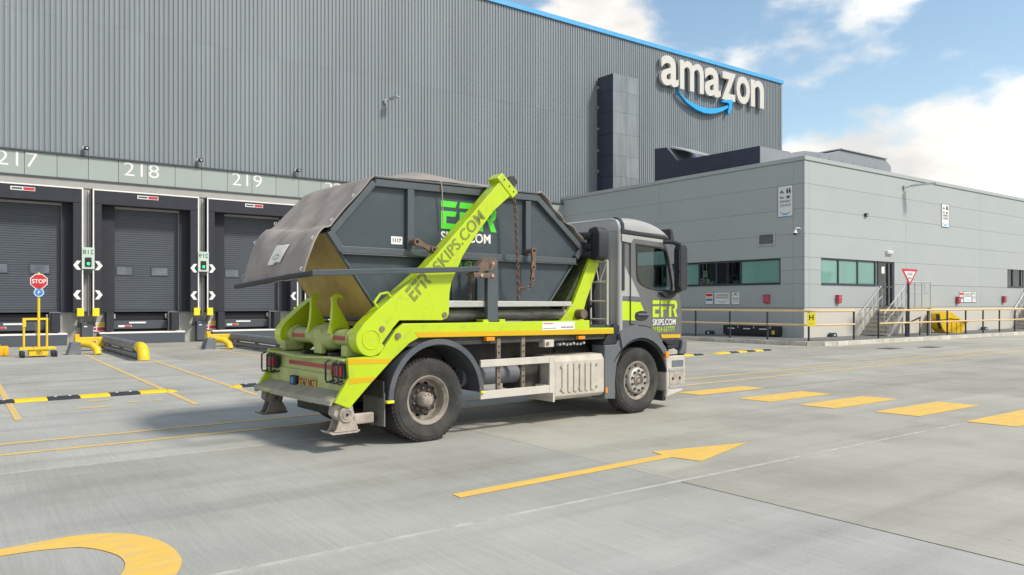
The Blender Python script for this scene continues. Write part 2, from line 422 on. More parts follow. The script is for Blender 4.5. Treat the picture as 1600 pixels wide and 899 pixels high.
def obj(name, me, parent=None, bevel=0.0, seg=2, loc=None):
    o = bpy.data.objects.new(name, me); C.objects.link(o)
    if parent is not None: o.parent = parent
    if loc: o.location = loc
    if bevel:
        md = o.modifiers.new('bevel', 'BEVEL'); md.width = bevel; md.segments = seg; md.limit_method = 'ANGLE'; md.angle_limit = R(35)
        md.harden_normals = False
    return o
def B(*a): return MB().box(*a)
def PR(poly, a0, a1, axis='y', holes=()): return MB().prism(poly, a0, a1, axis, holes)
def rect(x0, x1, z0, z1): return [(x0, z0), (x1, z0), (x1, z1), (x0, z1)]
def arc(cx, cz, r, a0, a1, n):
    return [(cx + r * math.cos(R(a0 + (a1 - a0) * i / n)), cz + r * math.sin(R(a0 + (a1 - a0) * i / n))) for i in range(n + 1)]
def tag(o, label, cat=None, group=None, kind=None):
    if label: o['label'] = label
    if cat: o['category'] = cat
    if group: o['group'] = group
    if kind: o['kind'] = kind
    return o
def thing(name, label, cat, loc=(0, 0, 0), rotz=0.0, group=None):
    o = bpy.data.objects.new(name, None); C.objects.link(o)
    o.location = loc; o.rotation_euler = (0, 0, rotz); o.empty_display_size = 0.2
    return tag(o, label, cat, group)
def copy_tree(o, parent=None):
    c = o.copy(); C.objects.link(c)
    if parent is not None: c.parent = parent
    for ch in list(o.children): copy_tree(ch, c)
    return c
_txt = {}
def text(s, size, mat, parent, loc, rot=(R(90), 0, 0), bold=0.0, align='LEFT', ext=0.0015, sx=1.0, name='lettering', spacing=1.0):
    cu = bpy.data.curves.new('t', 'FONT'); cu.body = s; cu.size = size; cu.extrude = ext; cu.offset = bold * size
    cu.align_x = align; cu.space_character = spacing; cu.resolution_u = 4
    t = bpy.data.objects.new('t', cu); C.objects.link(t)
    dg = bpy.context.evaluated_depsgraph_get()
    me = bpy.data.meshes.new_from_object(t.evaluated_get(dg)); me.materials.clear(); me.materials.append(MATS[mat])
    bpy.data.objects.remove(t); bpy.data.curves.remove(cu)
    me.name = name
    o = obj(name, me, parent); o.location = loc; o.rotation_euler = rot; o.scale = (sx, 1, 1)
    return o
# stencil-cut three-letter mark, drawn in a 3.02 x 1 box
EFR = [[(0, 1), (.86, 1), (.76, .78), (0, .78)],
       [(0, .64), (.82, .64), (.74, .45), (.28, .45), (.28, .2), (.8, .2), (.72, 0), (0, 0)],
       [(1.0, 1), (1.88, 1), (1.78, .78), (.95, .78)],
       [(.98, .64), (1.74, .64), (1.64, .45), (1.26, .45), (1.26, 0), (.98, 0)],
       [(2.02, 1), (2.74, 1), (2.9, .95), (3.0, .8), (3.0, .6), (2.93, .47), (2.8, .4), (3.03, 0), (2.71, 0), (2.46, .47), (2.62, .5), (2.71, .58), (2.71, .70), (2.62, .78), (1.95, .78)],
       [(1.98, .64), (2.26, .64), (2.26, 0), (1.98, 0)]]
def efr(w, h, mat, parent, loc, ang=0.0, flip=1, name='logo'):
    m = MB()
    ca, sa = math.cos(ang), math.sin(ang)
    for p in EFR:
        q = [(x / 3.03 * w, z * h) for x, z in p]
        m.prism([(x * ca - z * sa, x * sa + z * ca) for x, z in q], 0, 0.003)
    o = m.build(name, mat, parent); o.location = loc
    return o
# ================================================================== GROUND
ground = tag(PR(rect(-700, 700, -700, 700), -0.06, -0.03, 'z').build('ground', 'concrete'), 'pale concrete yard running out to the horizon', kind='structure')
YJ = [-14, -9, -4.2, 0.6, 5.12, 9.45, 14.4, 19.6, 24.8, 30.2, 36.95]
XJ = [5.78 + 10.4 * k for k in range(-3, 7)]
for j in range(len(YJ) - 1):
    w = YJ[j + 1] - YJ[j] - 0.06
    me = B(0, 10.4 - 0.022, 0, w, -0.03, 0).mesh('concrete_slab', 'concrete')
    for i in range(len(XJ) - 1):
        sl = obj('concrete_slab', me, ground, loc=(XJ[i] + 0.016, YJ[j] + 0.03, 0))
        if i: B(XJ[i] - .006, XJ[i] + .016, YJ[j] + .031, YJ[j + 1] - .031, -.028, -.006 if YJ[j + 1] < 6 else -.003).build('joint_filler', 'joint_dark' if YJ[j + 1] < 6 else 'joint', ground)
        warm = XJ[i] > 5 and YJ[j] > 0          # the poured bays past the dark joint are a little browner
        k_ = 1 + random.uniform(-.025, .025)
        sl.color = (k_ * .98, k_ * .955, k_ * .895, 1) if warm else (k_, k_ * 1.005, k_ * 1.0, 1)
    if j: B(XJ[0], XJ[-1], YJ[j] - 0.029, YJ[j] + 0.029, -0.028, -0.004).build('joint_strip', 'joint', ground)
def paint(name, poly, mat='paint', z=0.004):
    return PR(poly, z, z + 0.002, 'z').build(name, mat, ground)
def line(name, x0, y0, x1, y1, w, mat='paint'):
    d = Vector((x1 - x0, y1 - y0)).normalized(); n = Vector((-d.y, d.x)) * w / 2
    return paint(name, [(x0 - n.x, y0 - n.y), (x1 - n.x, y1 - n.y), (x1 + n.x, y1 + n.y), (x0 + n.x, y0 + n.y)], mat)
line('lane_line', -18, 10.77, 48, 12.95, 0.10, 'paint_worn')
line('lane_line', -18, 10.02, 48, 12.00, 0.10, 'paint_worn')
for x0, y0, x1, y1 in ((0.84, 13.6, 0.86, 24.0), (3.45, 13.9, 3.74, 31.5), (4.72, 14.6, 5.10, 27.5), (7.95, 14.2, 8.2, 31.5), (9.3, 14.6, 9.7, 27.5)):
    line('bay_line', x0, y0, x1, y1, 0.10, 'paint_worn')
for x0, y0, x1, y1 in ((2.0, 15.5, 2.35, 15.5), (2.55, 14.9, 2.75, 14.9), (2.95, 14.9, 3.1, 14.9), (1.7, 14.5, 2.2, 14.5)):
    line('worn_mark', x0, y0, x1, y1, 0.12, 'paint_worn')
for x0, x1, y0, y1 in ((11.45, 13.45, 9.62, 10.16), (11.65, 13.62, 8.24, 8.87), (11.78, 13.85, 7.08, 7.71), (12.0, 14.12, 5.82, 6.49), (12.1, 14.3, 4.50, 5.17)):
    paint('crossing_block', [(x0, y1), (x0 + 0.06, y0), (x1 + 0.06, y0), (x1, y1)])
paint('straight_arrow', [(3.70, 5.82), (6.60, 5.93), (6.70, 5.59), (8.07, 6.0), (6.66, 6.29), (6.62, 6.09), (3.71, 5.97)])
def smooth_curve(P, n=5):
    q = []
    for i in range(len(P) - 1):
        p0, p1, p2, p3 = (Vector(P[max(i - 1, 0)]), Vector(P[i]), Vector(P[i + 1]), Vector(P[min(i + 2, len(P) - 1)]))
        for k in range(n):
            t = k / n
            v = .5 * (2 * p1 + (p2 - p0) * t + (2 * p0 - 5 * p1 + 4 * p2 - p3) * t * t + (3 * p1 - p0 - 3 * p2 + p3) * t ** 3)
            q.append((v.x, v.y))
    return q + [tuple(P[-1])]
cur_o = [(-1.6, 6.25), (-0.6, 6.42), (0.29, 6.53), (0.69, 6.58), (0.92, 6.53), (1.09, 6.40), (1.22, 6.17), (1.28, 5.93), (1.29, 5.68), (1.27, 5.5), (1.20, 5.30), (1.10, 5.10)]
cur_i = [(0.70, 5.18), (0.80, 5.30), (0.89, 5.46), (0.95, 5.66), (0.95, 5.85), (0.90, 6.02), (0.80, 6.20), (0.66, 6.30), (0.28, 6.36), (-0.6, 6.27), (-1.6, 6.12)]
paint('curved_arrow', smooth_curve(cur_o) + smooth_curve(cur_i))

def speed_bump(label, x, y, rz, cols, group='speed bumps'):
    t = thing('speed_bump', label, 'speed bump', (x, y, 0.002), rz, group)
    prof = [(-0.19, 0), (-0.15, 0.028), (-0.07, 0.05), (0.07, 0.05), (0.15, 0.028), (0.19, 0)]
    me = {k: PR(prof, 0.004, 0.506, 'x').mesh('segment', {'k': 'rubber', 'y': 'safety_yellow'}[k]) for k in 'ky'}
    stud = MB().cyl((0, 0, 0.045), (0, 0, 0.056), 0.03, 0.02, 10).mesh('stud', 'label_white', 40)
    capm = MB().grid(lambda u, v: (-(0.22 * math.sin(math.pi * v)) * u, -0.19 * math.cos(math.pi * v), 0.05 * math.sin(math.pi * v) * (1 - u) ** .7), 6, 12)
    cm = capm.mesh('end_cap', 'safety_yellow', 60)
    c = obj('end_cap', cm, t)
    for i, k in enumerate(cols):
        s_ = obj('segment', me[k], t, 0.006, 1, (i * 0.51, 0, 0))
        if k == 'k':
            for q in (0.14, 0.37): obj('stud', stud, s_, loc=(q, 0, 0))
    c2 = obj('end_cap', cm, t, loc=(len(cols) * 0.51, 0, 0)); c2.rotation_euler = (0, 0, math.pi)
speed_bump('long black and yellow speed bump at the left edge of the yard', -1.12, 16.02, R(3.2), 'ykykykyky'[:9])
speed_bump('black and yellow speed bump whose end shows behind the truck rear', 4.90, 16.30, R(1.5), 'kykykyk')
speed_bump('distant black and yellow speed bump in front of the pavement kerb', 21.45, 17.16, R(3.0), 'ykykyk')
speed_bump('distant speed bump half hidden behind the front bumper of the truck', 16.9, 16.95, R(3.0), 'kykykyk')

# ================================================================== WAREHOUSE
wh = thing('warehouse', 'huge grey ribbed metal warehouse with blue roof edge and numbered loading docks', 'warehouse', (0, 0, 0))
WX0, WX1, WY = -8.0, 54.2, 37.0
B(WX0 + .02, WX1 - .02, WY + 0.06, 95, 6.72, 19.4).build('wall', 'core_dark', wh)
B(WX0, WX1, WY + 1.7, 95, 0, 6.7).build('inner_wall', 'core_dark', wh)
CEN = [2.39 + 4.61 * k for k in range(5)]           # dock centres
holes = []
for c in CEN: holes.append([(c - 1.28, .48), (c + .99, .48), (c + .99, 1.37), (c + 1.42, 1.37), (c + 1.42, 5.98), (c - 1.22, 5.98), (c - 1.22, 1.37), (c - 1.28, 1.37)])
PR(rect(WX0, 34, 0.0, 6.98), WY, WY + 0.3, 'y', holes).build('dock_wall', 'pier', wh)
B(WX0, 31.1, WY - 0.05, WY, 6.62, 6.97).build('beam', 'beam', wh, 0.01)
B(WX0, 31.1, WY - 0.10, WY - 0.051, 6.93, 6.995).build('drip_trim', 'trim_dark', wh)
B(WX0, 54.2, WY - 0.14, WY + 0.055, 7.955, 8.02).build('drip_trim', 'trim_dark', wh)
PJ = [2.48 + 1.1525 * k for k in range(-9, 25)]
fme = B(0, 1.1525 - 0.014, -0.06, 0.06, 7.0, 7.95).mesh('fascia_panel', 'fascia')
for x in PJ: obj('fascia_panel', fme, wh, 0.006, 1, (x + 0.007, WY, 0))
for c, n in zip(CEN, ('217', '218', '219', '220', '221')):
    t = text(n, 0.86, 'white', wh, (c - 0.14 + (0 if n != '217' else -.02), WY - 0.062, 7.32), align='CENTER', bold=-0.008, sx=1.16, name='bay_number')
    t['label'] = 'white painted bay number ' + n
# ribbed cladding: sheets of five ribs, each sheet a piece
prof = []
for k in range(5):
    x = k * 0.2
    prof += [(x + 0.000, 0.045), (x + 0.013, 0.002), (x + 0.117, 0.002), (x + 0.130, 0.045), (x + 0.16, 0.045), (x + 0.165, 0.038), (x + 0.17, 0.045)]
prof += [(0.9985, 0.045)]
def sheet(z0, z1):
    m = MB(); n = len(prof)
    m.add([(p[0], p[1] - 0.045, z0) for p in prof] + [(p[0], p[1] - 0.045, z1) for p in prof], [(i, i + 1, n + i + 1, n + i) for i in range(n - 1)])
    return m.mesh('cladding_sheet', 'cladding', fix=False)
sm = sheet(8.0, 13.73); sm2 = sheet(13.728, 19.45)
for i in range(62):
    obj('cladding_sheet', sm, wh, loc=(WX0 + i * 1.0, WY + 0.05, 0)); obj('cladding_sheet', sm2, wh, loc=(WX0 + i * 1.0, WY + 0.046, 0))
B(WX0 + 62.0, WX1 + .03, WY - 0.03, WY + 0.3, 8.0, 19.45).build('corner_trim', 'cladding', wh, 0.01)
B(WX1 - .02, WX1 + .03, WY + 0.302, 95, 0, 19.45).build('end_wall', 'cladding', wh)
PR([(WY - 0.10, 19.44), (WY - 0.10, 19.46), (WY - 0.08, 19.73), (WY + 0.5, 19.80), (WY + 0.5, 19.46), (WY + .05, 19.46)], WX0, WX1 + 0.15, 'x').build('roof_edge', 'blue', wh)
B(WX0, WX1 + .1, WY + 0.5, 95, 19.41, 19.7).build('roof', 'fascia', wh)

def small_camera(label, x, z):
    t = thing('wall_camera', label, 'camera', (x, WY - 0.045, z), 0, 'hooded cameras above the dock numbers')
    B(-0.06, 0.06, -0.10, 0, -0.02, 0.10).build('bracket', 'label_white', t, 0.01)
    PR([(-.36, -.05), (-.08, -.05), (-.08, .09), (-.30, .09), (-.36, .03)], -0.02, 0.16, 'x').build('hood', 'black_plastic', t, 0.02)
    MB().cyl((0.07, -0.37, 0.0), (0.07, -0.355, 0.0), 0.04, seg=12).build('lens', 'lens_clear', t)
for x, z, l in ((4.62, 8.28, 'leftmost of the small black hooded cameras above the number band'),
                (9.22, 8.28, 'middle small black hooded camera above the number band'),
                (13.84, 8.28, 'small black hooded camera nearest the tarpaulin, above the number band')): small_camera(l, x, z)
def floodlight(label, loc, ln, rotz=0.0):
    t = thing('floodlight', label, 'floodlight', loc, rotz, 'wall floodlights')
    B(-0.09, 0.09, -0.06, 0, -0.12, 0.12).build('wall_plate', 'galv', t, 0.01)
    MB().tube([(0, -0.03, 0), (0, -0.15, 0.02), (0.0, -0.35, 0.08)], 0.035, 8).build('arm', 'galv', t, smooth=40)
    PR([(-0.35, 0.05), (-0.35, 0.12), (-0.5, 0.15), (-ln, 0.20), (-ln, 0.13)], -0.16, 0.16, 'x').build('lamp_head', 'galv', t, 0.015)
    PR([(-0.50, 0.062), (-0.50, 0.072), (-ln + .06, 0.145), (-ln + .06, 0.12)], -0.13, 0.13, 'x').build('lens', 'lens_clear', t)
floodlight('grey floodlight on a short arm halfway up the ribbed warehouse wall', (18.75, WY - 0.045, 12.5), .85, R(25))

# roof sign: six white letters over a blue curved arrow
sg = thing('logo_sign', 'large white lettering sign over a blue curved arrow high on the warehouse wall', 'sign', (45.5, WY, 16.9))
for ch, x0, x1 in (('a', 39.72, 41.50), ('m', 41.66, 44.21), ('a', 44.32, 46.12), ('z', 46.25, 47.87), ('o', 47.96, 49.58), ('n', 49.72, 51.36)):
    o = text(ch, 3.0, 'letter_cream', sg, (0, 0, 0), bold=0.020 if ch != 'm' else 0.014, ext=0.11, name='letter')
    xs = [v.co.x for v in o.data.vertices]; ys = [v.co.y for v in o.data.vertices]
    z0, z1 = (16.92, 19.02)
    kx = (x1 - x0) / (max(xs) - min(xs)); ky = (z1 - z0) / (max(ys) - min(ys))
    for v in o.data.vertices: v.co = ((v.co.x - min(xs)) * kx, (v.co.y - min(ys)) * ky, v.co.z)
    o.location = (x0 - 45.5, -0.25, z0 - 16.9); o['label'] = 'white raised letter ' + ch
sm_up = [(41.39, 16.83), (41.86, 16.48), (42.4, 16.25), (43.09, 16.08), (43.79, 15.99), (44.49, 15.98), (45.21, 16.05), (46.09, 16.25), (46.95, 16.54)]
sm_lo = [(47.05, 16.40), (46.38, 16.03), (45.5, 15.72), (44.92, 15.61), (44.21, 15.58), (43.37, 15.70), (42.4, 16.02), (41.73, 16.46)]
hd = [(46.16, 16.72), (46.68, 16.93), (47.28, 17.03), (47.54, 17.0), (47.43, 16.5), (47.2, 16.03), (47.01, 15.84), (46.98, 16.14), (47.13, 16.55), (47.01, 16.75), (46.53, 16.7)]
m = PR([(x - 45.5, z - 16.9) for x, z in sm_up + sm_lo], -0.36, -0.13); m.build('smile_arc', 'logo_blue', sg, 0.015)
PR([(x - 45.5, z - 16.9) for x, z in hd], -0.362, -0.128).build('arrow_head', 'logo_blue', sg, 0.015)
for x in (-4.6, -2.5, -.3, 1.5, 3.2, 5.0): B(x - .03, x + .03, -0.15, -0.03, .2, 1.6).build('stand_off', 'dark_metal', sg)

# ventilation ducts
dv = thing('ventilation_duct', 'tall rectangular galvanised duct standing against the ribbed warehouse wall', 'duct', (36, WY, 8.5))
B(-1.92, .34, -1.48, -0.06, 0.0, 7.82).build('casing', 'trim_dark', dv)
zz = [0.0, 1.35, 2.7, 4.1, 5.5, 6.8, 7.9]
for a, b in zip(zz[:-1], zz[1:]):
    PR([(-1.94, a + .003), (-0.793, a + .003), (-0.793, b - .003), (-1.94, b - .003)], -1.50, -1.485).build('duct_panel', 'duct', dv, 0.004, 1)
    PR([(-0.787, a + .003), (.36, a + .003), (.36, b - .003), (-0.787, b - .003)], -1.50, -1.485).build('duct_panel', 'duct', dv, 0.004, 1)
    B(-1.96, -1.925, -1.46, -0.06, a + .01, b - .01).build('duct_panel', 'shaded_duct', dv, 0.004, 1)
    B(-1.99, -1.96, -0.20, -0.06, a + .4, a + .55).build('clamp', 'galv', dv)
dh = thing('roof_duct', 'long dark duct stepping down from the warehouse wall onto the lounge roof', 'duct', (33, 30, 8.4))
PR([(0.95, 2.30), (0.03, 2.22), (-0.75, 1.38), (-1.67, 1.35), (-6.2, 1.30), (-6.2, 0.0), (0.95, 0.0)], 0.0, 2.6, 'x').build('casing', 'shaded_duct', dh, 0.01)
B(0.02, 2.58, -6.22, -6.202, 0.02, 1.28).build('end_panel', 'plant', dh)
PR([(0.97, 2.32), (0.03, 2.24), (-0.75, 1.40), (-0.75, 1.385), (0.03, 2.225), (0.97, 2.305)], 0.02, 2.58, 'x').build('top_panel', 'duct', dh)
for a, b in ((-6.19, -4.4), (-4.38, -2.6), (-2.58, -0.8)): PR(rect(a, b, 0.05, 1.26), -0.012, -0.001, 'x').build('duct_panel', 'shaded_duct', dh, 0.003, 1)
PR([(0.1, 2.36), (-1.5, 1.74), (-1.5, 1.78), (0.1, 2.40)], 0.3, 2.3, 'x').build('flap', 'galv', dh)
rp_ = thing('roof_plant', 'grey metal plant casing with sloping ends on the lounge roof', 'roof plant', (36, 24, 8.4))
PR([(-0.38, 0), (-0.38, 1.25), (0.96, 1.52), (3.2, 1.62), (4.46, 1.95), (9.3, 1.97), (9.95, 1.62), (9.9, 0)], -0.2, 3.5).build('casing', 'plant', rp_, 0.02)
for x in (1.0, 2.2, 3.3, 4.5, 5.7, 6.9, 8.1): B(x, x + 0.03, -0.225, -0.2, 0.1, 1.4).build('seam', 'galv', rp_)
B(4.4, 9.35, -0.3, 3.6, 1.98, 2.05).build('cap', 'galv', rp_, 0.01)

# ================================================================== LOADING DOCKS
dock_no = ['217', '218', '219', '220', '221']
WHICH = ['leftmost, cut by the picture edge', 'second from the left, fully in view', 'third from the left, half behind the tarpaulin', 'fourth from the left, mostly behind the skip', 'fifth from the left, hidden behind the truck']
GAP = ['leftmost', 'second', 'third', 'fourth']
FY = 36.4
def ribbed_door():
    m = MB(); n = 46; z0, z1 = 1.37, 5.84; dz = (z1 - z0) / n
    pr = []
    for i in range(n):
        z = z0 + i * dz
        pr += [(z, 0.0), (z + dz * .25, -0.016), (z + dz * .8, -0.016), (z + dz * .95, 0.0)]
    pr.append((z1, 0))
    N_ = len(pr)
    m.add([(-1.22, y, z) for z, y in pr] + [(1.42, y, z) for z, y in pr], [(i, i + 1, N_ + i + 1, N_ + i) for i in range(N_ - 1)])
    return m.mesh('curtain', 'roller', fix=False)
door_me = ribbed_door()
for k, c in enumerate(CEN):
    n = dock_no[k]
    t = thing('dock_shelter', 'dark padded dock shelter with white edge trim, ' + WHICH[k], 'dock shelter', (0, 0, 0), 0, 'dock shelters along the warehouse')
    x0, x1 = c - 2.12, c + 2.12
    B(x0, x1, FY - .04, WY, 5.93, 6.50).build('header_pad', 'shelter', t, 0.02)
    for a, b in ((x0, x0 + .33), (x1 - .36, x1)): B(a, b, FY - .04, WY, 1.36, 5.925).build('side_pad', 'shelter', t, 0.02)
    B(x0 + .33, x0 + .90, WY - .12, WY - .06, 1.37, 5.92).build('side_curtain', 'shelter', t)
    B(x1 - .70, x1 - .36, WY - .12, WY - .06, 1.37, 5.92).build('side_curtain', 'shelter', t)
    for nm, bx in (('edge_trim', (x0 - .012, x0 + .04, FY - .055, FY - .041, 1.36, 6.50)), ('edge_trim', (x1 - .04, x1 + .012, FY - .055, FY - .041, 1.36, 6.50)),
                   ('edge_trim', (x0 - .012, x1 + .012, FY - .055, FY - .041, 6.502, 6.555))):
        B(*bx).build(nm, 'white', t)
    B(x0 - .02, x1 + .02, FY - .04, WY, 6.556, 6.60).build('top_cover', 'beam', t)
    lb = B(c - .42, c + .42, FY - .052, FY - .044, 6.27, 6.42).build('maker_label', 'label_white', t)
    B(c + .02, c + .40, FY - .056, FY - .053, 6.29, 6.40).build('red_band', 'red', lb)
    B(c - .38, c - .02, FY - .056, FY - .053, 6.31, 6.38).build('dark_band', 'trim_dark', lb)
    for z in (3.33, 2.10):
        m = PR([(x0 + .36, z), (x0 + .22, z + .19), (x0 + .07, z + .19), (x0 + .20, z), (x0 + .07, z - .19), (x0 + .22, z - .19)], FY - .052, FY - .043); m.build('chevron', 'white', t)
        m = PR([(x1 - .36, z), (x1 - .22, z + .19), (x1 - .07, z + .19), (x1 - .20, z), (x1 - .07, z - .19), (x1 - .22, z - .19)], FY - .052, FY - .043); m.build('chevron', 'white', t)
    for a in (x0 + .10, x1 - .10):
        B(a - .13, a + .13, FY - .14, FY - .042, 1.20, 1.54).build('bumper_block', 'bright_yellow', t, 0.015)
        PR([(FY - .04, 1.2), (FY + .25, 1.2), (WY, .82), (WY, .72), (FY + .05, 1.1)], a - .05, a + .05, 'x').build('strut', 'grey_pipe', t)
    d = thing('roller_door', 'closed grey ribbed roller door, ' + WHICH[k], 'roller door', (c, WY + .2, 0), 0, 'roller doors of the docks')
    obj('curtain', door_me, d)
    B(-1.22, 1.42, -.16, -.03, 5.845, 5.98).build('header', 'beam', d)
    B(-1.22, 1.42, -.05, -.02, 1.372, 1.47).build('bottom_rail', 'trim_dark', d)
    for a, b in ((-1.13, -.43), (.27, 1.03)):
        f = PR(rect(a, b, 2.96, 3.40), -.04, -.017, 'y', [rect(a + .05, b - .05, 3.01, 3.35)]).build('window_frame', 'trim_dark', d, 0.006, 1)
        B(a + .05, b - .05, -.026, -.019, 3.01, 3.35).build('pane', 'door_pane', f)
    l = thing('dock_leveller', 'black dock leveller in the dark pit, ' + WHICH[k], 'dock leveller', (c, WY, 0), 0, 'dock levellers')
    B(-1.25, .96, .35, 1.6, 1.10, 1.30).build('deck', 'pit', l)
    B(-1.25, .96, .12, .30, .62, .98).build('lip', 'trim_dark', l, 0.01)
    B(-1.27, .98, .31, .34, .50, 1.30).build('pit_back', 'pit', l)
    B(-.62, .06, .09, .119, .86, .93).build('handle', 'label_white', l)
    q = B(-1.05, -.52, .095, .119, .70, .79).build('maker_label', 'label_white', l); B(-.80, -.54, .088, .094, .71, .78).build('red_band', 'red', q)
    for x in (-1.2, .88): B(x, x + .06, .2, .3, 1.08, 1.28).build('pin', 'galv', l)
    for a, b, nm in ((-1.60, -1.30, 'right'), (1.0, 1.32, 'left')):
        bb = B(c + a, c + b, 36.5, WY - .002, .55, 1.355).build('dock_bumper', 'rubber', None, 0.02)
        tag(bb, 'black rubber bumper at the %s side of the pit of the %s dock' % ('left' if a < 0 else 'right', ('leftmost', 'second', 'third', 'fourth', 'fifth')[k]), 'dock bumper', 'dock bumpers')
    g = thing('pit_kerb', 'low dark steel kerb with white edge, ' + WHICH[k], 'kerb', (c, 36.5, 0), 0, 'steel kerbs below the docks')
    B(-1.85, 1.56, 0, .495, 0.0, .44).build('face', 'roller', g, 0.01)
    B(-1.86, 1.57, -.02, .495, .442, .51).build('white_edge', 'white', g, 0.006)
for k in range(4):
    c = CEN[k] + 2.305; n = dock_no[k + 1]
    s_ = thing('dock_signal', GAP[k] + ' pale signal panel from the left, green light, mirrored number %s' % n, 'signal light', (c, FY - .06, 3.1), 0, 'signal panels between the shelters')
    B(-.235, .235, -.05, 0, .08, .98).build('panel', 'signal_panel', s_, 0.006)
    tx = text(n, .27, 'ink', s_, (0, -.052, .70), align='CENTER', sx=-1.0, bold=.004, name='mirrored_number')
    B(-.12, .12, -.09, -.051, .18, .56).build('lamp_housing', 'ink', s_, .01)
    MB().cyl((0, -.10, .30), (0, -.091, .30), .06, seg=20).build('green_lens', 'lamp_green', s_)
    MB().cyl((0, -.10, .46), (0, -.091, .46), .075, seg=20).build('red_lens', 'lamp_off', s_)
    B(-.16, .16, 0, .9, .2, .9).build('bracket', 'grey_pipe', s_)
    B(-.15, .15, -.05, 0, -.10, .075).build('base_plate', 'ink', s_)
    p = thing('conduit_channel', 'slim grey channel between the shelters, behind the %s signal panel' % GAP[k], 'channel', (c, WY, 1.4), 0, 'channels between the shelters')
    B(-.17, .17, -.30, -.002, 0, 5.1).build('channel', 'beam', p, .01)
    MB().cyl((.06, -.34, -.2), (.06, -.34, 5.1), .02, seg=8).build('pipe', 'label_white', p)
    b = thing('control_box', 'dark control cabinet on the concrete pier below the %s signal panel' % GAP[k], 'control box', (c, WY, 0), 0, 'dock control boxes')
    B(-.20, .22, -.42, -.002, .06, .94).build('cabinet', 'roller', b, .015); B(-.12, 0, -.43, -.421, .74, .79).build('handle', 'label_white', b)
    w = thing('warning_board', 'white board with yellow and red panels below the %s signal panel' % GAP[k], 'sign', (c, WY, 0), 0, 'dock warning boards')
    B(.24, .76, -.05, -.002, .53, .93).build('board', 'label_white', w); B(.42, .74, -.056, -.051, .75, .90).build('yellow_panel', 'safety_yellow', w); B(.42, .74, -.056, -.051, .57, .72).build('red_panel', 'red', w)
    PR([(.27, .76), (.39, .76), (.33, .88)], -.056, -.051).build('hazard_triangle', 'ink', w); MB().cyl((.33, -.056, .65), (.33, -.051, .65), .055, seg=14).build('red_disc', 'red', w)

def elbow(c, r, n=8):     # quarter bend falling towards the camera (-y)
    return [(c[0], c[1] - r * math.sin(R(90 * i / n)), c[2] - r + r * math.cos(R(90 * i / n))) for i in range(n + 1)]
def wheel_guide(label, x, y):
    g = thing('wheel_guide', label, 'wheel guide', (x, y, 0), 0, 'trailer wheel guides')
    MB().tube([(-.05, 7.2, .40), (0, 3.5, .40), (0, .55, .40)], .15, 14).build('upper_pipe', 'grey_pipe', g, smooth=40)
    MB().tube([(-.05, 7.2, .12), (0, 3.5, .12), (0, .75, .12)], .10, 12).build('lower_pipe', 'grey_pipe', g, smooth=40)
    for y_ in (1.6, 3.9, 6.2): B(-.06, .06, y_ - .05, y_ + .05, 0.0, .36).build('stand', 'grey_pipe', g)
    MB().tube([(0, .75, .40), (0, .56, .40)] + elbow((0, .5, .40), .38), .165, 14).build('elbow', 'safety_yellow', g, smooth=40)
    B(-.25, .25, -.05, .75, 0, .02).build('base_plate', 'galv', g)
    bx = B(-1.05, -.10, 6.7, 7.1, .16, .50).build('end_box', 'safety_yellow', g, .02)
    lb = B(-.85, -.35, 6.688, 6.699, .27, .37).build('maker_label', 'label_white', bx); B(-.62, -.38, 6.681, 6.687, .28, .36).build('red_band', 'red', lb)
    B(-1.05, -.90, 6.75, 7.0, .502, .62).build('lug', 'orange_yellow', g, .01)
    return g
wheel_guide('double grey pipe wheel guide ending in a yellow bend, fully in view', 4.74, 25.1)
wheel_guide('double grey pipe wheel guide running behind the rear of the truck', 9.35, 25.1)
def short_guide(label, x, y):
    g = thing('wheel_guide_stub', label, 'wheel guide', (x, y, 0), 0, 'short wheel guide stubs')
    PR([(-.42, 0), (-.30, .42), (-.02, .44), (.0, 0)], .2, .8).build('shroud', 'grey_pipe', g, .02)
    MB().tube([(-.10, .5, .36), (.12, .45, .37), (.32, .25, .32), (.44, .05, .18), (.46, -.05, .0)], .12, 14).build('bend', 'safety_yellow', g, smooth=40)
    B(-.45, .40, .15, .85, 0, .015).build('base_plate', 'galv', g)
    for q in (-.1, .18): MB().cyl((q, .18, .0), (q, .18, .04), .02, seg=8).build('bolt', 'dark_metal', g)
short_guide('short yellow bent wheel guide stub nearest the stop sign trolley', 3.62, 29.3)
short_guide('short yellow bent wheel guide stub nearest the rear of the truck', 8.18, 29.9)

# stop sign trolley
tr = thing('stop_sign_trolley', 'yellow wheeled trolley carrying a red stop sign in front of dock 217', 'sign trolley', (2.33, 29.25, 0))
B(-.26, .28, -.25, .25, .05, .27).build('ballast_box', 'safety_yellow', tr, .02)
B(-.52, .50, -.30, -.22, .25, .32).build('base_bar', 'safety_yellow', tr, .01); B(-.52, .50, .22, .30, .25, .32).build('base_bar', 'safety_yellow', tr, .01)
for x in (-.38, .26): MB().tube([(x, 0, .3), (x, 0, 1.22)], .035, 10).build('upright', 'safety_yellow', tr, smooth=40)
B(-.42, .30, -.03, .03, 1.20, 1.27).build('cross_bar', 'safety_yellow', tr, .01)
B(-.42, -.32, -.05, .05, .98, 1.20).build('grip', 'safety_yellow', tr, .01)
MB().tube([(.03, -.02, .27), (.03, -.02, 2.75)], .04, 10).build('pole', 'safety_yellow', tr, smooth=40)
MB().tube([(.0, .05, .3), (-.06, .0, 1.1)], .015, 6).build('chain', 'brown_post', tr)
for x in (-.46, -.40, .42, .50):
    for y_ in (-.26, .26): MB().cyl((x - .03, y_, .1), (x + .03, y_, .1), .10, seg=16).build('caster', 'rubber', tr, .01)
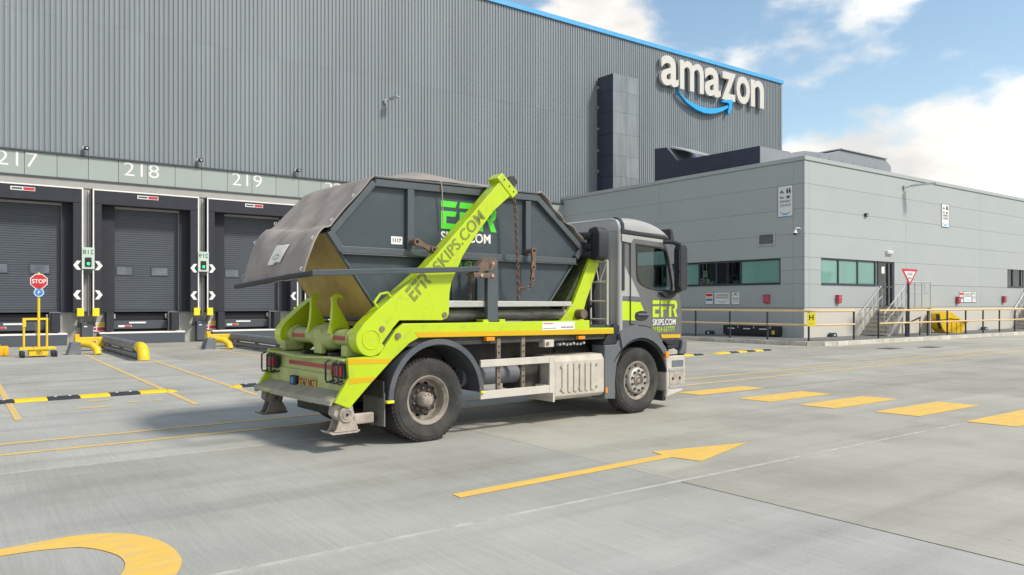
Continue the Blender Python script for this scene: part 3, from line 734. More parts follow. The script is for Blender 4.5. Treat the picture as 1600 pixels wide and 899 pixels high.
oc = [(.03 + .262 * math.cos(R(22.5 + 45 * i)), 2.46 + .262 * math.sin(R(22.5 + 45 * i))) for i in range(8)]
sgn = PR(oc, -.085, -.07).build('stop_plate', 'white', tr)
PR([(.03 + (x - .03) * .90, 2.46 + (z - 2.46) * .90) for x, z in oc], -.092, -.086).build('red_face', 'red', sgn)
text('STOP', .185, 'white', sgn, (.03, -.0935, 2.40), align='CENTER', bold=.02, sx=.88)
ps = MB().cyl((.03, -.085, 2.10), (.03, -.07, 2.10), .145, seg=28).build('parking_plate', 'pale_blue', tr)
MB().cyl((.03, -.092, 2.10), (.03, -.086, 2.10), .105, seg=28).build('blue_disc', 'sign_blue', ps)
text('P', .15, 'white', ps, (.03, -.0935, 2.045), align='CENTER', bold=.012)
text('ED', .13, 'ink', tr, (.03, -.2515, .10), align='CENTER', bold=.02)
yb = thing('yellow_chock_crate', 'orange yellow ribbed plastic block on the ground at the left edge', 'block', (1.25, 30.6, 0))
B(-.5, .35, -.3, .3, 0, .32).build('body', 'orange_yellow', yb, .03)
B(-.4, .12, -.2, .2, .321, .39).build('top', 'orange_yellow', yb, .02)
for x in (-.4, -.25, -.1, .05, .2): B(x, x + .05, -.32, -.301, .04, .28).build('rib', 'orange_yellow', yb, .008)

# ================================================================== LOUNGE BUILDING
LX, LY, LZ = 31.14, 20.08, 8.38
lo = thing('lounge_building', 'low pale grey panelled building joined to the warehouse with dark framed windows', 'building', (LX, LY, 0))
PV = 0.18
hl = [rect(1.24, 13.06, 2.64, 3.84)]
PR(rect(0.12, 16.9, 0.05, 8.3), .09, .28, 'x', hl).build('core_wall', 'core_dark', lo)
hr = [rect(1.32, 6.2, 2.62, 3.86), rect(6.42, 7.9, 1.56, 3.86), rect(21.63, 23.9, 2.74, 3.98), rect(24.1, 25.6, 1.56, 3.98)]
PR(rect(0.09, 45, 0.05, 8.3), .09, .28, 'y', hr).build('core_wall', 'core_dark', lo)
B(0.3, 45, .3, 16.9, 8.2, 8.28).build('roof', 'core_dark', lo)
B(0.3, 45, 5.5, 5.6, 1.4, 8.2).build('room_wall', 'room', lo); B(4.5, 4.6, 5.6, 16.9, 1.4, 8.2).build('room_wall', 'room', lo)
B(0.3, 45, .3, 16.9, 1.40, 1.5).build('room_floor', 'room', lo)
B(0.3, 45, .3, 16.9, 4.6, 4.7).build('room_ceiling', 'lounge_panel', lo)
B(44.9, 45, 0, 16.9, 0.05, 8.3).build('end_wall', 'lounge_panel', lo)
def lp(axis, a0, a1, z0, z1, mat='lounge_panel', nm='wall_panel', face=0.0):
    g = .004
    bx = (face, .085, a0 + g, a1 - g, z0 + g, z1 - g) if axis == 'x' else (a0 + g, a1 - g, face, .085, z0 + g, z1 - g)
    return B(*bx).build(nm, mat, lo, .003, 1)
zs = [7.18, 6.05, 4.92, 3.85]
for z1, z0 in zip([8.22] + zs[:-1], zs):
    for a, b in ((.57, 8.8), (8.8, 16.9)): lp('x', a, b, z0, z1)
    lp('x', .09, .57, z0, z1)
    lp('y', .0, .36, z0, z1)
    for i in range(6): lp('y', .36 + 8.75 * i if i else .36, min(44.9, .36 + 8.75 * (i + 1)) - (0.0), z0, z1)
# left face, window band and below
for a, b in ((.09, .57), (.57, 1.24)):
    lp('x', a, b, 3.27, 3.85); lp('x', a, b, 2.64, 3.27)
lp('x', 13.06, 16.9, 2.64, 3.85)
for a, b in ((.09, .57), (.57, 8.8), (8.8, 16.9)): lp('x', a, b, 1.54, 2.64)
for a, b in ((.09, .57), (.57, 8.8), (8.8, 16.9)): lp('x', a, b, PV - .1, 1.53, 'lounge_panel', 'plinth_panel', .02)
# right face
for a, b in ((0, .36), (.36, 1.32), (7.95, 9.11), (9.11, 17.86), (17.86, 21.63), (25.62, 26.61), (26.61, 35.36), (35.36, 44.9)):
    lp('y', a, b, 2.72 if a > 7 else 3.27, 3.85)
    if a < 7: lp('y', a, b, 2.62, 3.27)
for a, b in ((0, .36), (.36, 6.4), (7.95, 9.11), (9.11, 17.86), (17.86, 24.08), (25.62, 35.36), (35.36, 44.9)):
    lp('y', a, b, 1.54, 2.62 if a < 7 else 2.715)
for a, b in ((0, .36), (.36, 6.4), (6.4, 9.11), (9.11, 14.5), (14.5, 20.5), (20.5, 26.6), (26.6, 35.36), (35.36, 44.9)):
    lp('y', a, b, PV - .1, 1.53, 'lounge_plinth', 'plinth_panel', .02)
B(-.05, 45, -.05, .30, 8.23, 8.42).build('parapet', 'lounge_panel', lo, .015); B(-.05, .30, .302, 16.92, 8.23, 8.42).build('parapet', 'lounge_panel', lo, .015)
def window(label, axis, a0, a1, z0, z1, mull, films, door=False):
    ed = [a0] + list(mull) + [a1]
    def bx(a, b, d0, d1, p, q): return B(d0, d1, a, b, p, q) if axis == 'x' else B(a, b, d0, d1, p, q)
    f = MB()
    for a in ed: f.add(*_bx(a, axis, z0, z1))
    f.add(*_hb(a0, a1, axis, z0, z0 + .07)); f.add(*_hb(a0, a1, axis, z1 - .07, z1))
    if door: f.add(*_hb(a0, a1, axis, z0 + .95, z0 + 1.05))
    w = f.build('door' if door else 'window', 'window_frame', lo, .006, 1)
    w['label'] = label
    for i in range(len(ed) - 1):
        fl = films[i]
        bx(ed[i] + .05, ed[i + 1] - .05, .10, .112, z0 + .06, z1 - .06).build('pane', 'pane_glass' if fl == 'c' else 'film', w)
    bx(a0 - .03, a1 + .03, -.03, .085, z0 - .035, z0 - .003).build('sill', 'window_frame', w)
    return w
def _q(axis, a, b, d0, d1, p, q):
    m = B(d0, d1, a, b, p, q) if axis == 'x' else B(a, b, d0, d1, p, q); return m.v, m.f
def _bx(a, axis, z0, z1): return _q(axis, a - .04, a + .04, .05, .15, z0 + .001, z1 - .001)
def _hb(a0, a1, axis, z0, z1): return _q(axis, a0, a1, .06, .14, z0, z1)
window('long window band with teal panes and a clear dark middle', 'x', 1.30, 13.0, 2.65, 3.83, (3.52, 4.99, 6.09, 7.9, 9.5, 11.2), 'fccfccc')
window('window of three teal panes beside the entrance door', 'y', 1.38, 6.2, 2.63, 3.85, (2.87, 4.57), 'fff')
window('dark framed glazed entrance door', 'y', 6.48, 7.84, 1.57, 3.85, (7.45,), 'cc', True)
window('smaller dark window towards the right end', 'y', 21.69, 23.84, 2.75, 3.97, (22.6,), 'cc')
window('far glazed door at the second steps', 'y', 24.16, 25.54, 1.57, 3.97, (25.2,), 'cc', True)
B(6.85, 7.15, .09, .099, 3.25, 3.6).build('door_notice', 'label_white', lo)

# inside the clear panes
for i, y_ in enumerate((LY + 4.55, LY + 2.6)):
    p = thing('pendant_lamp', ('pendant lamp with round ring behind the clear window pane', 'pendant lamp with round ring behind the right teal window pane')[i], 'lamp', (LX + .9, y_, 2.85), 0, 'pendant lamps in the lounge')
    for d in (-.07, .07): MB().tube([(0, d, .35), (0, d, 1.7)], .018, 6).build('cord', 'white', p)
    MB().tube([(0, .22 * math.cos(t * math.pi / 8), .16 + .16 * math.sin(t * math.pi / 8)) for t in range(16)], .03, 6, True).build('ring', 'white', p)
for i, y_ in enumerate((LY + 5.35, LY + 3.9)):
    p = MB().lathe([(.02, 0), (.12, .0), (.17, .08), (.16, .18), (.10, .24), (.02, .25)], (0, 0, 0), 20)
    p.v = [(x, z, y) for x, y, z in p.v]
    o = p.build('bowl', 'label_white', None, smooth=50, loc=(LX + .28, y_, 2.64))
    tag(o, ('pale round bowl on the sill at the left of the clear pane', 'pale round bowl on the sill at the right of the clear pane')[i], 'bowl', 'bowls on the lounge sill')

# signs and fittings on the lounge
RX = (R(90), 0, R(-90))
def lounge_sign(label, axis, a0, a1, z0, z1):
    """tall white information sign with pictograms, two lines and a curved mark"""
    if axis == 'x': t = thing('information_sign', label, 'sign', (LX - .002, a1, z0), R(-90), 'tall information signs')
    else: t = thing('information_sign', label, 'sign', (a0, LY - .002, z0), 0, 'tall information signs')
    w, h = a1 - a0, z1 - z0
    B(0, w, -.03, 0, 0, h).build('board', 'label_white', t)
    m = MB()
    for a, b, c_, d_ in ((0, w, 0, .02), (0, w, h - .02, h), (0, .02, .02, h - .02), (w - .02, w, .02, h - .02)): m.box(a, b, -.036, -.031, c_, d_)
    m.build('border', 'trim_dark', t)
    g = MB(); u = w
    g.prism([(u * .14, h * .76), (u * .28, h * .86), (u * .42, h * .76), (u * .34, h * .76), (u * .28, h * .80), (u * .22, h * .76)], -.036, -.031)
    for q in (.58, .74):
        g.cyl((u * q + .04, -.036, h * .875), (u * q + .04, -.031, h * .875), u * .05, seg=10); g.box(u * q, u * q + u * .11, -.036, -.031, h * .745, h * .85)
    g.prism([(u * .17, h * .60), (u * .17, h * .67), (u * .21, h * .67), (u * .21, h * .63), (u * .40, h * .63), (u * .40, h * .60)], -.036, -.031)
    g.prism([(u * .58, h * .66), (u * .80, h * .66), (u * .77, h * .60), (u * .61, h * .60)], -.036, -.031); g.box(u * .55, u * .83, -.036, -.031, h * .58, h * .592)
    g.build('pictograms', 'ink', t)
    text("DRIVER'S", w * .20, 'ink', t, (w * .5, -.033, h * .45), align='CENTER', sx=.9); text('LOUNGE', w * .20, 'ink', t, (w * .5, -.033, h * .33), align='CENTER', sx=.9)
    PR(smile_arc(w * .12, w * .88, h * .18, h * .075, h * .045), -.036, -.031).build('curved_mark', 'logo_blue', t)
def smile_arc(x0, x1, z, sag, th, n=12):
    up = []; lo_ = []
    for i in range(n + 1):
        s_ = i / n; x = x0 + (x1 - x0) * s_
        up.append((x, z - sag * 4 * s_ * (1 - s_))); lo_.append((x, z - .004 - sag * 4 * s_ * (1 - s_) - th * 4 * s_ * (1 - s_)))
    return up + lo_[::-1]
lounge_sign('tall white lounge sign with pictograms near the building corner', 'x', LY + .57, LY + 1.37, 5.74, 7.18)
lounge_sign('tall white lounge sign high on the bright long wall', 'y', 44.14, 45.0, 5.97, 7.26)
def board_set(axis, a, z, where):
    # three notice boards in a row: coloured list, wide one with curved mark, narrow one
    def one(nm, label, off, w, h):
        if axis == 'x': t = thing(nm, label, 'sign', (LX - .002, a - off, z), R(-90), 'notice boards on the lounge wall')
        else: t = thing(nm, label, 'sign', (a + off, LY - .002, z), 0, 'notice boards on the lounge wall')
        B(0, w, -.025, 0, 0, h).build('board', 'label_white', t)
        m = MB()
        for p in ((0, w, 0, .015), (0, w, h - .015, h), (0, .015, .015, h - .015), (w - .015, w, .015, h - .015)): m.box(p[0], p[1], -.031, -.026, p[2], p[3])
        m.build('border', 'trim_dark', t)
        return t
    h = .62
    t = one('notice_board', 'small notice board with red, yellow and blue bands ' + where, 0, .52, h)
    B(.06, .46, -.031, -.026, .42, .55).build('red_band', 'red', t); B(.06, .46, -.031, -.026, .345, .385).build('yellow_band', 'safety_yellow', t); B(.06, .46, -.031, -.026, .19, .30).build('blue_band', 'sign_blue', t)
    t = one('notice_board', 'wide white notice board with blue curved mark ' + where, .57, .98, h)
    m = MB()
    for q in (.50, .44, .37, .32): m.box(.10, .88, -.031, -.026, q, q + .02)
    m.build('text_lines', 'roller', t)
    PR(smile_arc(.2, .8, .22, .09, .03), -.031, -.026).build('curved_mark', 'logo_blue', t)
    t = one('notice_board', 'narrow white notice board with a small emblem ' + where, 1.62, .5, h)
    PR([(.14, .50), (.36, .50), (.25, .57)], -.031, -.026).build('emblem', 'ink', t)
    m = MB()
    for q in (.45, .32, .28, .24, .14): m.box(.08, .42, -.031, -.026, q, q + .015)
    m.build('text_lines', 'roller', t)
board_set('x', LY + 5.62, 1.68, 'under the long shaded window')
board_set('y', 46.25, 1.80, 'on the bright long wall')
def red_box(label, axis, a, z):
    t = thing('red_bin', label, 'wall box', (LX, a, z) if axis == 'x' else (a, LY, z), R(-90) if axis == 'x' else 0, 'small red wall boxes')
    PR([(-.18, .02), (-.15, -.17), (-.05, -.21), (.0, -.21), (.0, .17), (-.17, .17)], -.14, .14, 'x').build('box', 'red_box', t, .02)
    PR([(-.20, .17), (-.18, .19), (.0, .21), (.0, .173), (-.17, .173)], -.16, .16, 'x').build('lid', 'red_box', t, .01)
red_box('red wall box on the shaded wall below the window', 'x', LY + 1.94, 1.95)
red_box('red wall box beside the corner under the three teal panes', 'y', 33.8, 1.94)
red_box('red wall box overlapping the notice boards on the bright wall', 'y', 46.0, 1.92)
red_box('red wall box between the notice boards and the far steps', 'y', 52.1, 1.98)
vt = thing('wall_vent', 'square louvred vent in the shaded lounge wall', 'vent', (LX, LY + 1.99, 4.77), R(-90))
PR(rect(-.47, .47, -.31, .31), -.05, .0, 'y', [rect(-.38, .38, -.22, .22)]).build('frame', 'galv', vt, .008)
for i in range(7): PR([(-.045, -.22 + i * .063), (-.005, -.19 + i * .063), (-.002, -.18 + i * .063), (-.045, -.212 + i * .063)], -.38, .38, 'x').build('slat', 'cab_panel', vt)
cc = thing('dome_camera', 'white dome camera on a curved arm at the building corner', 'camera', (LX, LY + .28, 5.0), R(-90))
MB().tube([(.1, 0, .10), (.1, -.15, .16), (.02, -.25, .15), (-.02, -.27, .02)], .03, 8).build('arm', 'label_white', cc, smooth=40)
MB().cyl((-.02, -.27, -.08), (-.02, -.27, .04), .10, .06, 16).build('housing', 'label_white', cc, smooth=40)
dm = MB(); dm.grid(lambda u, v: (-.02 + .09 * math.cos(u * math.pi / 2) * math.cos(v * 2 * math.pi), -.27 + .09 * math.cos(u * math.pi / 2) * math.sin(v * 2 * math.pi), -.08 - .09 * math.sin(u * math.pi / 2)), 6, 16); dm.build('dome', 'black_plastic', cc, smooth=60)
floodlight('slim grey street style floodlight reaching out from the bright lounge wall', (40.0, LY - .002, 7.75), 1.5, R(35))
el = thing('bulkhead_light', 'small cream bulkhead light above the entrance door', 'light', (38.5, LY, 4.32))
B(-.28, .28, -.12, 0, -.09, .09).build('body', 'label_white', el, .02); B(-.24, .24, -.135, -.121, -.06, .06).build('diffuser', 'lens_clear', el, .01)
sb = thing('wall_sensor', 'tiny dark sensor box on the bright lounge wall', 'sensor', (36.3, LY, 6.08))
B(-.12, .12, -.10, 0, -.08, .08).build('body', 'black_plastic', sb, .015); MB().cyl((0, -.12, -.02), (0, -.10, -.02), .04, seg=10).build('lens', 'lens_clear', sb)
lvb = thing('vent_box', 'low black ventilation box with white labels at the foot of the shaded wall', 'vent box', (LX, LY + 2.7, PV), R(-90))
B(-1.5, 1.55, -.42, -.0, .06, .50).build('casing', 'ink', lvb, .02)
for x in (-1.0, -.1, .8): B(x - .2, x + .2, -.432, -.421, .33, .38).build('label_strip', 'label_white', lvb)
for x in (-.6, .3, 1.2): B(x - .03, x + .03, -.44, -.421, .38, .49).build('clip', 'galv', lvb)
B(1.28, 1.44, -.432, -.421, .13, .30).build('hazard_label', 'safety_yellow', lvb); B(-1.4, 1.45, -.35, -.05, 0, .06).build('feet', 'dark_metal', lvb)
def bait(label, x, y, rz):
    t = thing('bait_box', label, 'bait box', (x, y, PV), rz, 'green bait boxes along the wall')
    PR([(-.22, 0), (-.22, .10), (-.15, .19), (.15, .19), (.22, .10), (.22, 0)], -.22, 0).build('body', 'bait_green', t, .02)
    B(-.05, .05, -.226, -.221, .05, .12).build('label_sticker', 'label_white', t)
bait('green bait box on the pavement below the shaded notice boards', LX - .02, LY + 5.25, R(-90)); bait('green bait box just round the building corner', 33.2, LY - .02, 0); bait('green bait box right of the yellow cover', 49.0, LY - .1, 0)

# pavement with kerb
pv = tag(PR([(28.35, 36.6), (28.35, 18.9), (28.5, 18.3), (28.9, 17.9), (29.5, 17.72), (30.2, 17.7), (80, 17.7), (80, 20.2), (31.3, 20.2), (31.3, 36.6)], -.02, PV, 'z').build('pavement', 'asphalt'), 'dark asphalt pavement along the lounge', kind='structure')
path = [(28.22, 36.5)] + [(28.22, 36.5 - .915 * i) for i in range(1, 20)]
path += [(28.22, 18.9), (28.38, 18.22), (28.85, 17.76), (29.5, 17.58)] + [(30.3 + .915 * i, 17.56) for i in range(0, 52)]
for a, b in zip(path[:-1], path[1:]):
    a, b = Vector(a), Vector(b); L_ = (b - a).length
    if L_ < .12: continue
    k = B(.005, L_ - .005, -.075, .075, -.02, PV - .004 + random.uniform(-.004, .004)).build('kerb_stone', 'kerb', pv, .012, 1)
    k.location = (a.x, a.y, 0); k.rotation_euler = (0, 0, math.atan2(b.y - a.y, b.x - a.x))
def railing(label, pts, tops):
    t = thing('railing', label, 'railing', (pts[0][0], pts[0][1], PV), 0, 'pavement railings')
    o = Vector((pts[0][0], pts[0][1], 0))
    for x, y in pts: B(x - o.x - .03, x - o.x + .03, y - o.y - .03, y - o.y + .03, 0, 1.22).build('post', 'post_dark', t)
    for z in (1.24, .66):
        MB().tube([(x - o.x, y - o.y - .03, z) for x, y in tops], .045 if z > 1 else .038, 8).build('rail', 'handrail', t, smooth=40)
    return t
railing('dark posted railing with two tan rails along the shaded lounge wall', [(28.6, 18.25 + 1.98 * i) for i in range(0, 8)][::-1] + [(31.6, 18.0)],
        [(28.6, 32.5), (28.6, 18.6), (28.68, 18.3), (28.95, 18.1), (29.4, 18.02), (31.6, 18.0)])
railing('long dark posted railing with two tan rails along the bright lounge wall', [(33.63, 18.0), (36.15, 18.0)] + [(38.19 + 2.02 * i, 18.0) for i in range(15)], [(33.63, 18.0), (66.5, 18.0)])
hs = thing('hydrant_sign', 'yellow sign with a black H on the railing corner post', 'sign', (28.62, 18.18, PV), R(-38))
B(-.18, .18, -.09, -.07, .62, 1.18).build('plate', 'bright_yellow', hs, .005); text('H', .3, 'ink', hs, (0, -.0925, .88), align='CENTER', bold=.02); B(-.1, .1, -.094, -.091, .70, .76).build('number_band', 'safety_yellow', hs)

def steps(label, X):
    t = thing('entrance_steps', label, 'steps', (X, 0, PV), 0, 'metal entrance steps')
    n = 7
    for i in range(n):
        B(.25 * i, .25 * (i + 1), 18.82, 19.98, .197 * i + .05, .197 * (i + 1) - .03).build('riser', 'lounge_plinth', t)
        B(.25 * i - .03, .25 * (i + 1), 18.80, 20.0, .197 * (i + 1) - .029, .197 * (i + 1)).build('tread', 'step_edge', t, .005, 1)
    B(1.76, 4.2, 18.7, 20.03, 1.30, 1.379).build('landing', 'step_edge', t, .01)
    for x in (2.0, 4.1):
        for y in (18.8, 19.9): B(x - .05, x + .05, y - .05, y + .05, 0, 1.299).build('leg', 'galv', t)
    for y in (18.76, 20.02):
        PR([(-.1, .0), (.15, .0), (1.78, 1.28), (1.78, 1.38), (1.6, 1.38)], y - .025, y + .025).build('stringer', 'galv', t)
    for y in (18.78, 19.98):
        e = MB(); e.tube([(-.25, y, .62), (-.33, y, .80), (-.30, y, 1.08), (1.65, y, 2.42), (1.72, y, 2.36), (1.72, y, 1.4)], .025, 8); e.tube([(-.25, y, .62), (1.7, y, 1.92)], .025, 8)
        e.build('handrail', 'galv', t, smooth=40)
        for x, z0, z1 in ((.12, .1, 1.35), (.52, .45, 1.62), (.92, .8, 1.9), (1.30, 1.1, 2.16)): MB().tube([(x, y, z0), (x, y, z1)], .02, 6).build('baluster', 'galv', t)
    e = MB(); e.tube([(2.55, 18.78, 2.08), (1.85, 18.78, 2.08), (1.75, 18.78, 2.2), (1.75, 18.78, 2.5), (1.85, 18.78, 2.62), (4.2, 18.78, 2.62)], .028, 8); e.tube([(2.5, 18.78, 2.08), (4.2, 18.78, 2.08)], .025, 8)
    e.build('guard_rail', 'galv', t, smooth=40)
    for x in (2.6, 3.3, 4.18): MB().tube([(x, 18.78, 1.38), (x, 18.78, 2.62)], .025, 8).build('guard_post', 'galv', t)
    B(3.5, 3.95, 18.74, 18.755, 2.12, 2.58).build('plaque', 'galv', t)
steps('grey metal steps with handrails up to the entrance door', 35.95); steps('far metal steps with handrails at the right edge', 53.65)
gw = thing('give_way_sign', 'red and white triangular give way sign on a black post by the railing', 'road sign', (36.5, 18.05, PV))
MB().tube([(0, .04, -.0), (0, .04, 3.1)], .055, 12).build('post', 'post_dark', gw, smooth=40)
tri_o = [(-.74, 3.14), (-.70, 3.18), (.70, 3.18), (.74, 3.14), (.035, 2.42), (-.035, 2.42)]
pl = PR(tri_o, -.03, -.015).build('sign_plate', 'red', gw); PR([(-.53, 3.07), (.53, 3.07), (0, 2.55)], -.036, -.031).build('white_face', 'label_white', pl)
text('GIVE', .21, 'ink', pl, (0, -.038, 2.87), align='CENTER', bold=.004, sx=1.15); text('WAY', .15, 'ink', pl, (0, -.038, 2.70), align='CENTER', bold=.006)
rh = thing('ramp_handrail', 'short sloping dark handrail behind the give way sign', 'handrail', (36.7, 18.35, PV))
MB().tube([(0, 0, .55), (1.5, 0, .88)], .04, 8).build('rail', 'post_dark', rh)
for x in (.05, 1.45): MB().tube([(x, 0, 0), (x, 0, .56 + .22 * x)], .03, 8).build('post', 'post_dark', rh)
# yellow tipped plastic bin
yc = thing('yellow_bin', 'bright yellow plastic bin tipped over against the lounge plinth', 'bin', (42.05, 19.2, PV), R(-25))
kx = .49
body = [(.10, .66), (.37, .27), (.78, .03), (1.94, .0), (2.68, .0), (3.09, .04), (3.17, .30), (3.45, .50), (2.75, .58), (2.1, .70), (1.3, .74)]
lid = [(.0, 1.02), (.08, .70), (1.3, .77), (2.1, .73), (2.75, .61), (3.5, .52), (3.58, .56), (3.5, .68), (2.75, .70), (2.1, .90), (1.36, 1.10), (.37, 1.14)]
bb = PR([(x * kx, z) for x, z in body], .05, .85).build('body', 'cover_yellow', yc, .05, 3, smooth=40)
PR([(x * kx, z) for x, z in lid], .0, .90).build('lid', 'cover_yellow', yc, .05, 3, smooth=40)
for x in (1.0, 1.6, 2.2, 2.75): B(x * kx - .02, x * kx + .02, .02, .06, .06, .56).build('rib', 'cover_yellow', bb, .012)
PR([(-.01, .98), (.03, .66), (.14, .22), (.10, .20), (-.03, .62), (-.06, 1.0)], .02, .22).build('back_edge', 'dark_metal', yc, .02)
# gully covers in the yard
for i, (x, y) in enumerate(((31.4, 14.7), (29.2, 15.2))):
    g = thing('drain_cover', ('dark iron gully cover in the yard below the give way sign', 'dark iron gully cover in the yard below the gap in the railing')[i], 'drain cover', (x, y, .002), R(3), 'iron gully covers')
    PR(rect(-.45, .45, -.3, .3), 0, .012, 'z', [rect(-.40, .40, -.25, .25)]).build('frame', 'rim_dark', g)
    for k in range(8): B(-.39 + .1 * k, -.33 + .1 * k, -.25, .25, .001, .010).build('bar', 'rim_dark', g)
# ================================================================== SKIP TRUCK (x forward, y away from the camera, z up)
TRX, TRY, TRA = 4.87, 8.41, R(3.2)
tk = thing('skip_truck', 'grey cabbed skip loader truck with lime green lifting arms and side rail', 'truck', (TRX, TRY, 0), TRA)
W = 2.42
# chassis
for y in (.78, 1.56): B(-.95, 4.7, y, y + .09, .82, 1.12).build('chassis_rail', 'chassis', tk)
for x in (-.5, .6, 1.6, 2.7): B(x, x + .12, .87, 1.56, .86, 1.08).build('cross_member', 'chassis', tk)
B(-.70, 3.38, .06, W - .06, 1.20, 1.42).build('deck', 'chassis', tk, .01)
B(.75, 3.3, .45, .77, .80, 1.19).build('equipment_box', 'chassis', tk, .02)
for x, y in ((0, W / 2), (3.97, W / 2)): MB().cyl((x, .35, .52), (x, W - .35, .52), .085, seg=14).build('axle', 'chassis', tk, smooth=40)
MB().lathe([(.02, -.22), (.16, -.18), (.22, 0), (.16, .18), (.02, .22)], (0, W / 2, .52), 20).build('differential', 'chassis', tk, smooth=50)
for x in (-.35, .28): B(x, x + .10, .70, .78, .55, .95).build('spring_hanger', 'chassis', tk)
MB().cyl((2.55, .6, .95), (3.3, .6, .95), .2, seg=20).build('exhaust_box', 'chassis', tk, smooth=40)

SP = [(-1.116, 1.107), (-1.097, .875), (-1.276, .594), (-1.089, .515), (-.811, .788), (-.512, 1.06), (-.261, 1.259), (-.136, 1.318), (3.411, 1.278),
      (3.411, 1.372), (2.885, 1.382), (2.885, 1.495), (.502, 1.495), (-.36, 1.50), (-.462, 1.425), (-.70, 1.12)]
for y0, y1, s in ((0.012, .07, -1), (W - .06, W, 1)):
    sr = PR(SP, y0, y1).build('side_rail', 'truck_green', tk, .008)
    f = .009 if s < 0 else W
    PR([(-.135, 1.322), (3.408, 1.282), (3.408, 1.348), (-.2, 1.388)], f, f + .003).build('reflective_strip', 'reflector_yellow', sr)
    PR([(-1.108, 1.035), (-.565, 1.02), (-.51, 1.068), (-1.112, 1.10)], f, f + .003).build('reflective_strip', 'reflector_yellow', sr)
    PR([(-1.10, .80), (-.79, .815), (-.73, .865), (-1.09, .87)], f, f + .003).build('reflective_strip', 'reflector_yellow', sr)
lbl = B(1.93, 2.57, .007, .0119, 1.365, 1.478).build('warning_plate', 'label_white', tk)
B(1.95, 2.14, .005, .0068, 1.452, 1.464).build('red_print', 'red', lbl)
m = MB()
for i in range(9): m.box(2.30 + .028 * i, 2.315 + .028 * i, .005, .0068, 1.39, 1.41)
m.box(1.95, 2.2, .005, .0068, 1.388, 1.394); m.build('print', 'ink', lbl)
for x0, x1, z0, z1 in ((.912, 1.053, 1.245, 1.295), (2.629, 2.762, 1.215, 1.262)): B(x0, x1, -.02, .05, z0, z1).build('side_marker', 'amber', tk, .006)
fb = B(1.99, 2.17, .02, .16, 1.12, 1.225).build('switch_box', 'guard_cream', tk, .008)
MB().cyl((2.04, .01, 1.17), (2.04, .02, 1.17), .03, seg=12).build('dial', 'brown_post', fb)
m = MB()
for i in range(8): m.cyl((2.30 + .07 * i, .03, 1.15 + .01 * math.sin(i * 2)), (2.30 + .07 * i, .10, 1.15), .018, seg=8)
m.build('valve_bank', 'galv', tk)

# lifting arms
AP = [(1.168, 3.409), (1.40, 3.265), (1.327, 3.218), (1.042, 2.991), (.80, 2.71), (.642, 2.515), (.53, 2.36), (.466, 2.227), (.41, 2.13), (.36, 2.03), (.325, 1.88), (.317, 1.719), (.317, 1.62),
      (.285, 1.56), (.205, 1.533), (-.42, 1.540), (-.505, 1.455), (-.665, 1.265)] + arc(-.811, 1.315, .20, -25, -205, 14) + [(-.915, 1.50), (-.72, 1.67), (-.42, 1.90), (-.012, 2.225), (.55, 2.79)]
def lift_arm(y0, y1, out):
    a = PR(AP, y0, y1).build('lifting_arm', 'truck_green', tk, .012)
    MB().tube([(-.811 + .115 * math.cos(t * math.pi / 16), out, 1.315 + .115 * math.sin(t * math.pi / 16)) for t in range(32)], .008, 6, True).build('pivot_ring', 'truck_green', a, smooth=40)
    for x, z in ((-.665, 1.44), (.245, 1.60), (-.44, 1.35)):
        MB().cyl((x, out - .012, z), (x, out + .012, z), .036, seg=14).build('pin', 'brown_post', a, smooth=40)
    # head plate with bolts and rope sheave
    d = Vector((.707, .707)); n = Vector((.707, -.707))
    hp = [(1.10, 3.44), (1.19, 3.52), (1.47, 3.28), (1.375, 3.19)]
    h = PR(hp, y0 - .012, y1 + .012).build('head_cap', 'truck_green', a, .01)
    for x, z in ((1.22, 3.43), (1.31, 3.35), (1.385, 3.28)): MB().cyl((x, out - .014, z), (x, out, z), .014, seg=8).build('bolt', 'ink', h)
    MB().lathe([(.03, -.07), (.075, -.07), (.085, -.05), (.06, -.03), (.06, .03), (.085, .05), (.075, .07), (.03, .07)], (1.39, (y0 + y1) / 2, 3.42), 20).build('sheave', 'chassis', a, smooth=40)
    PR([(1.30, 3.40), (1.40, 3.34), (1.47, 3.42), (1.40, 3.50), (1.32, 3.47)], (y0 + y1) / 2 - .10, (y0 + y1) / 2 - .08).build('sheave_plate', 'chassis', a)
    return a
na = lift_arm(0.0, .20, 0.0)
lift_arm(W - .20, W, W)
MB().tube([(-.70, .05, 1.70), (-.74, .05, 1.76), (-.66, .05, 1.86), (-.56, .05, 1.88), (-.52, .05, 1.83)], .018, 8).build('grab_handle', 'truck_green', na, smooth=40)
efr(.36, .20, 'decal_olive', na, (-.205, -.004, 1.765), R(45))
text('SKIPS.COM', .215, 'decal_olive', na, (.155, -.004, 2.13), (R(90), R(-45.5), 0), bold=.012, sx=.98, spacing=1.06)

# cross tube with hub and tipping hooks
MB().cyl((-.811, .20, 1.315), (-.811, W - .2, 1.315), .105, seg=28).build('cross_tube', 'shaded_dusty_green', tk, smooth=40)
for y in (.36, .80, 1.36, 2.02): MB().cyl((-.811, y, 1.315), (-.811, y + .05, 1.315), .135, seg=28).build('collar', 'shaded_dusty_green', tk, .01, smooth=40)
for y0, y1 in ((.42, .78), (1.62, 2.0)):
    mm = MB(); mm.grid(lambda u, v, y0=y0, y1=y1: (-.811 + .108 * math.cos(R(165 + 30 * u)), y0 + (y1 - y0) * v, 1.315 + .108 * math.sin(R(165 + 30 * u))), 5, 1); mm.build('red_reflector', 'reflector_red', tk)
MB().lathe([(.10, -.30), (.15, -.27), (.17, -.1), (.19, 0), (.17, .1), (.15, .27), (.10, .30)], (-.811, 1.10, 1.315), 28).build('hub', 'shaded_dusty_green', tk, smooth=40)
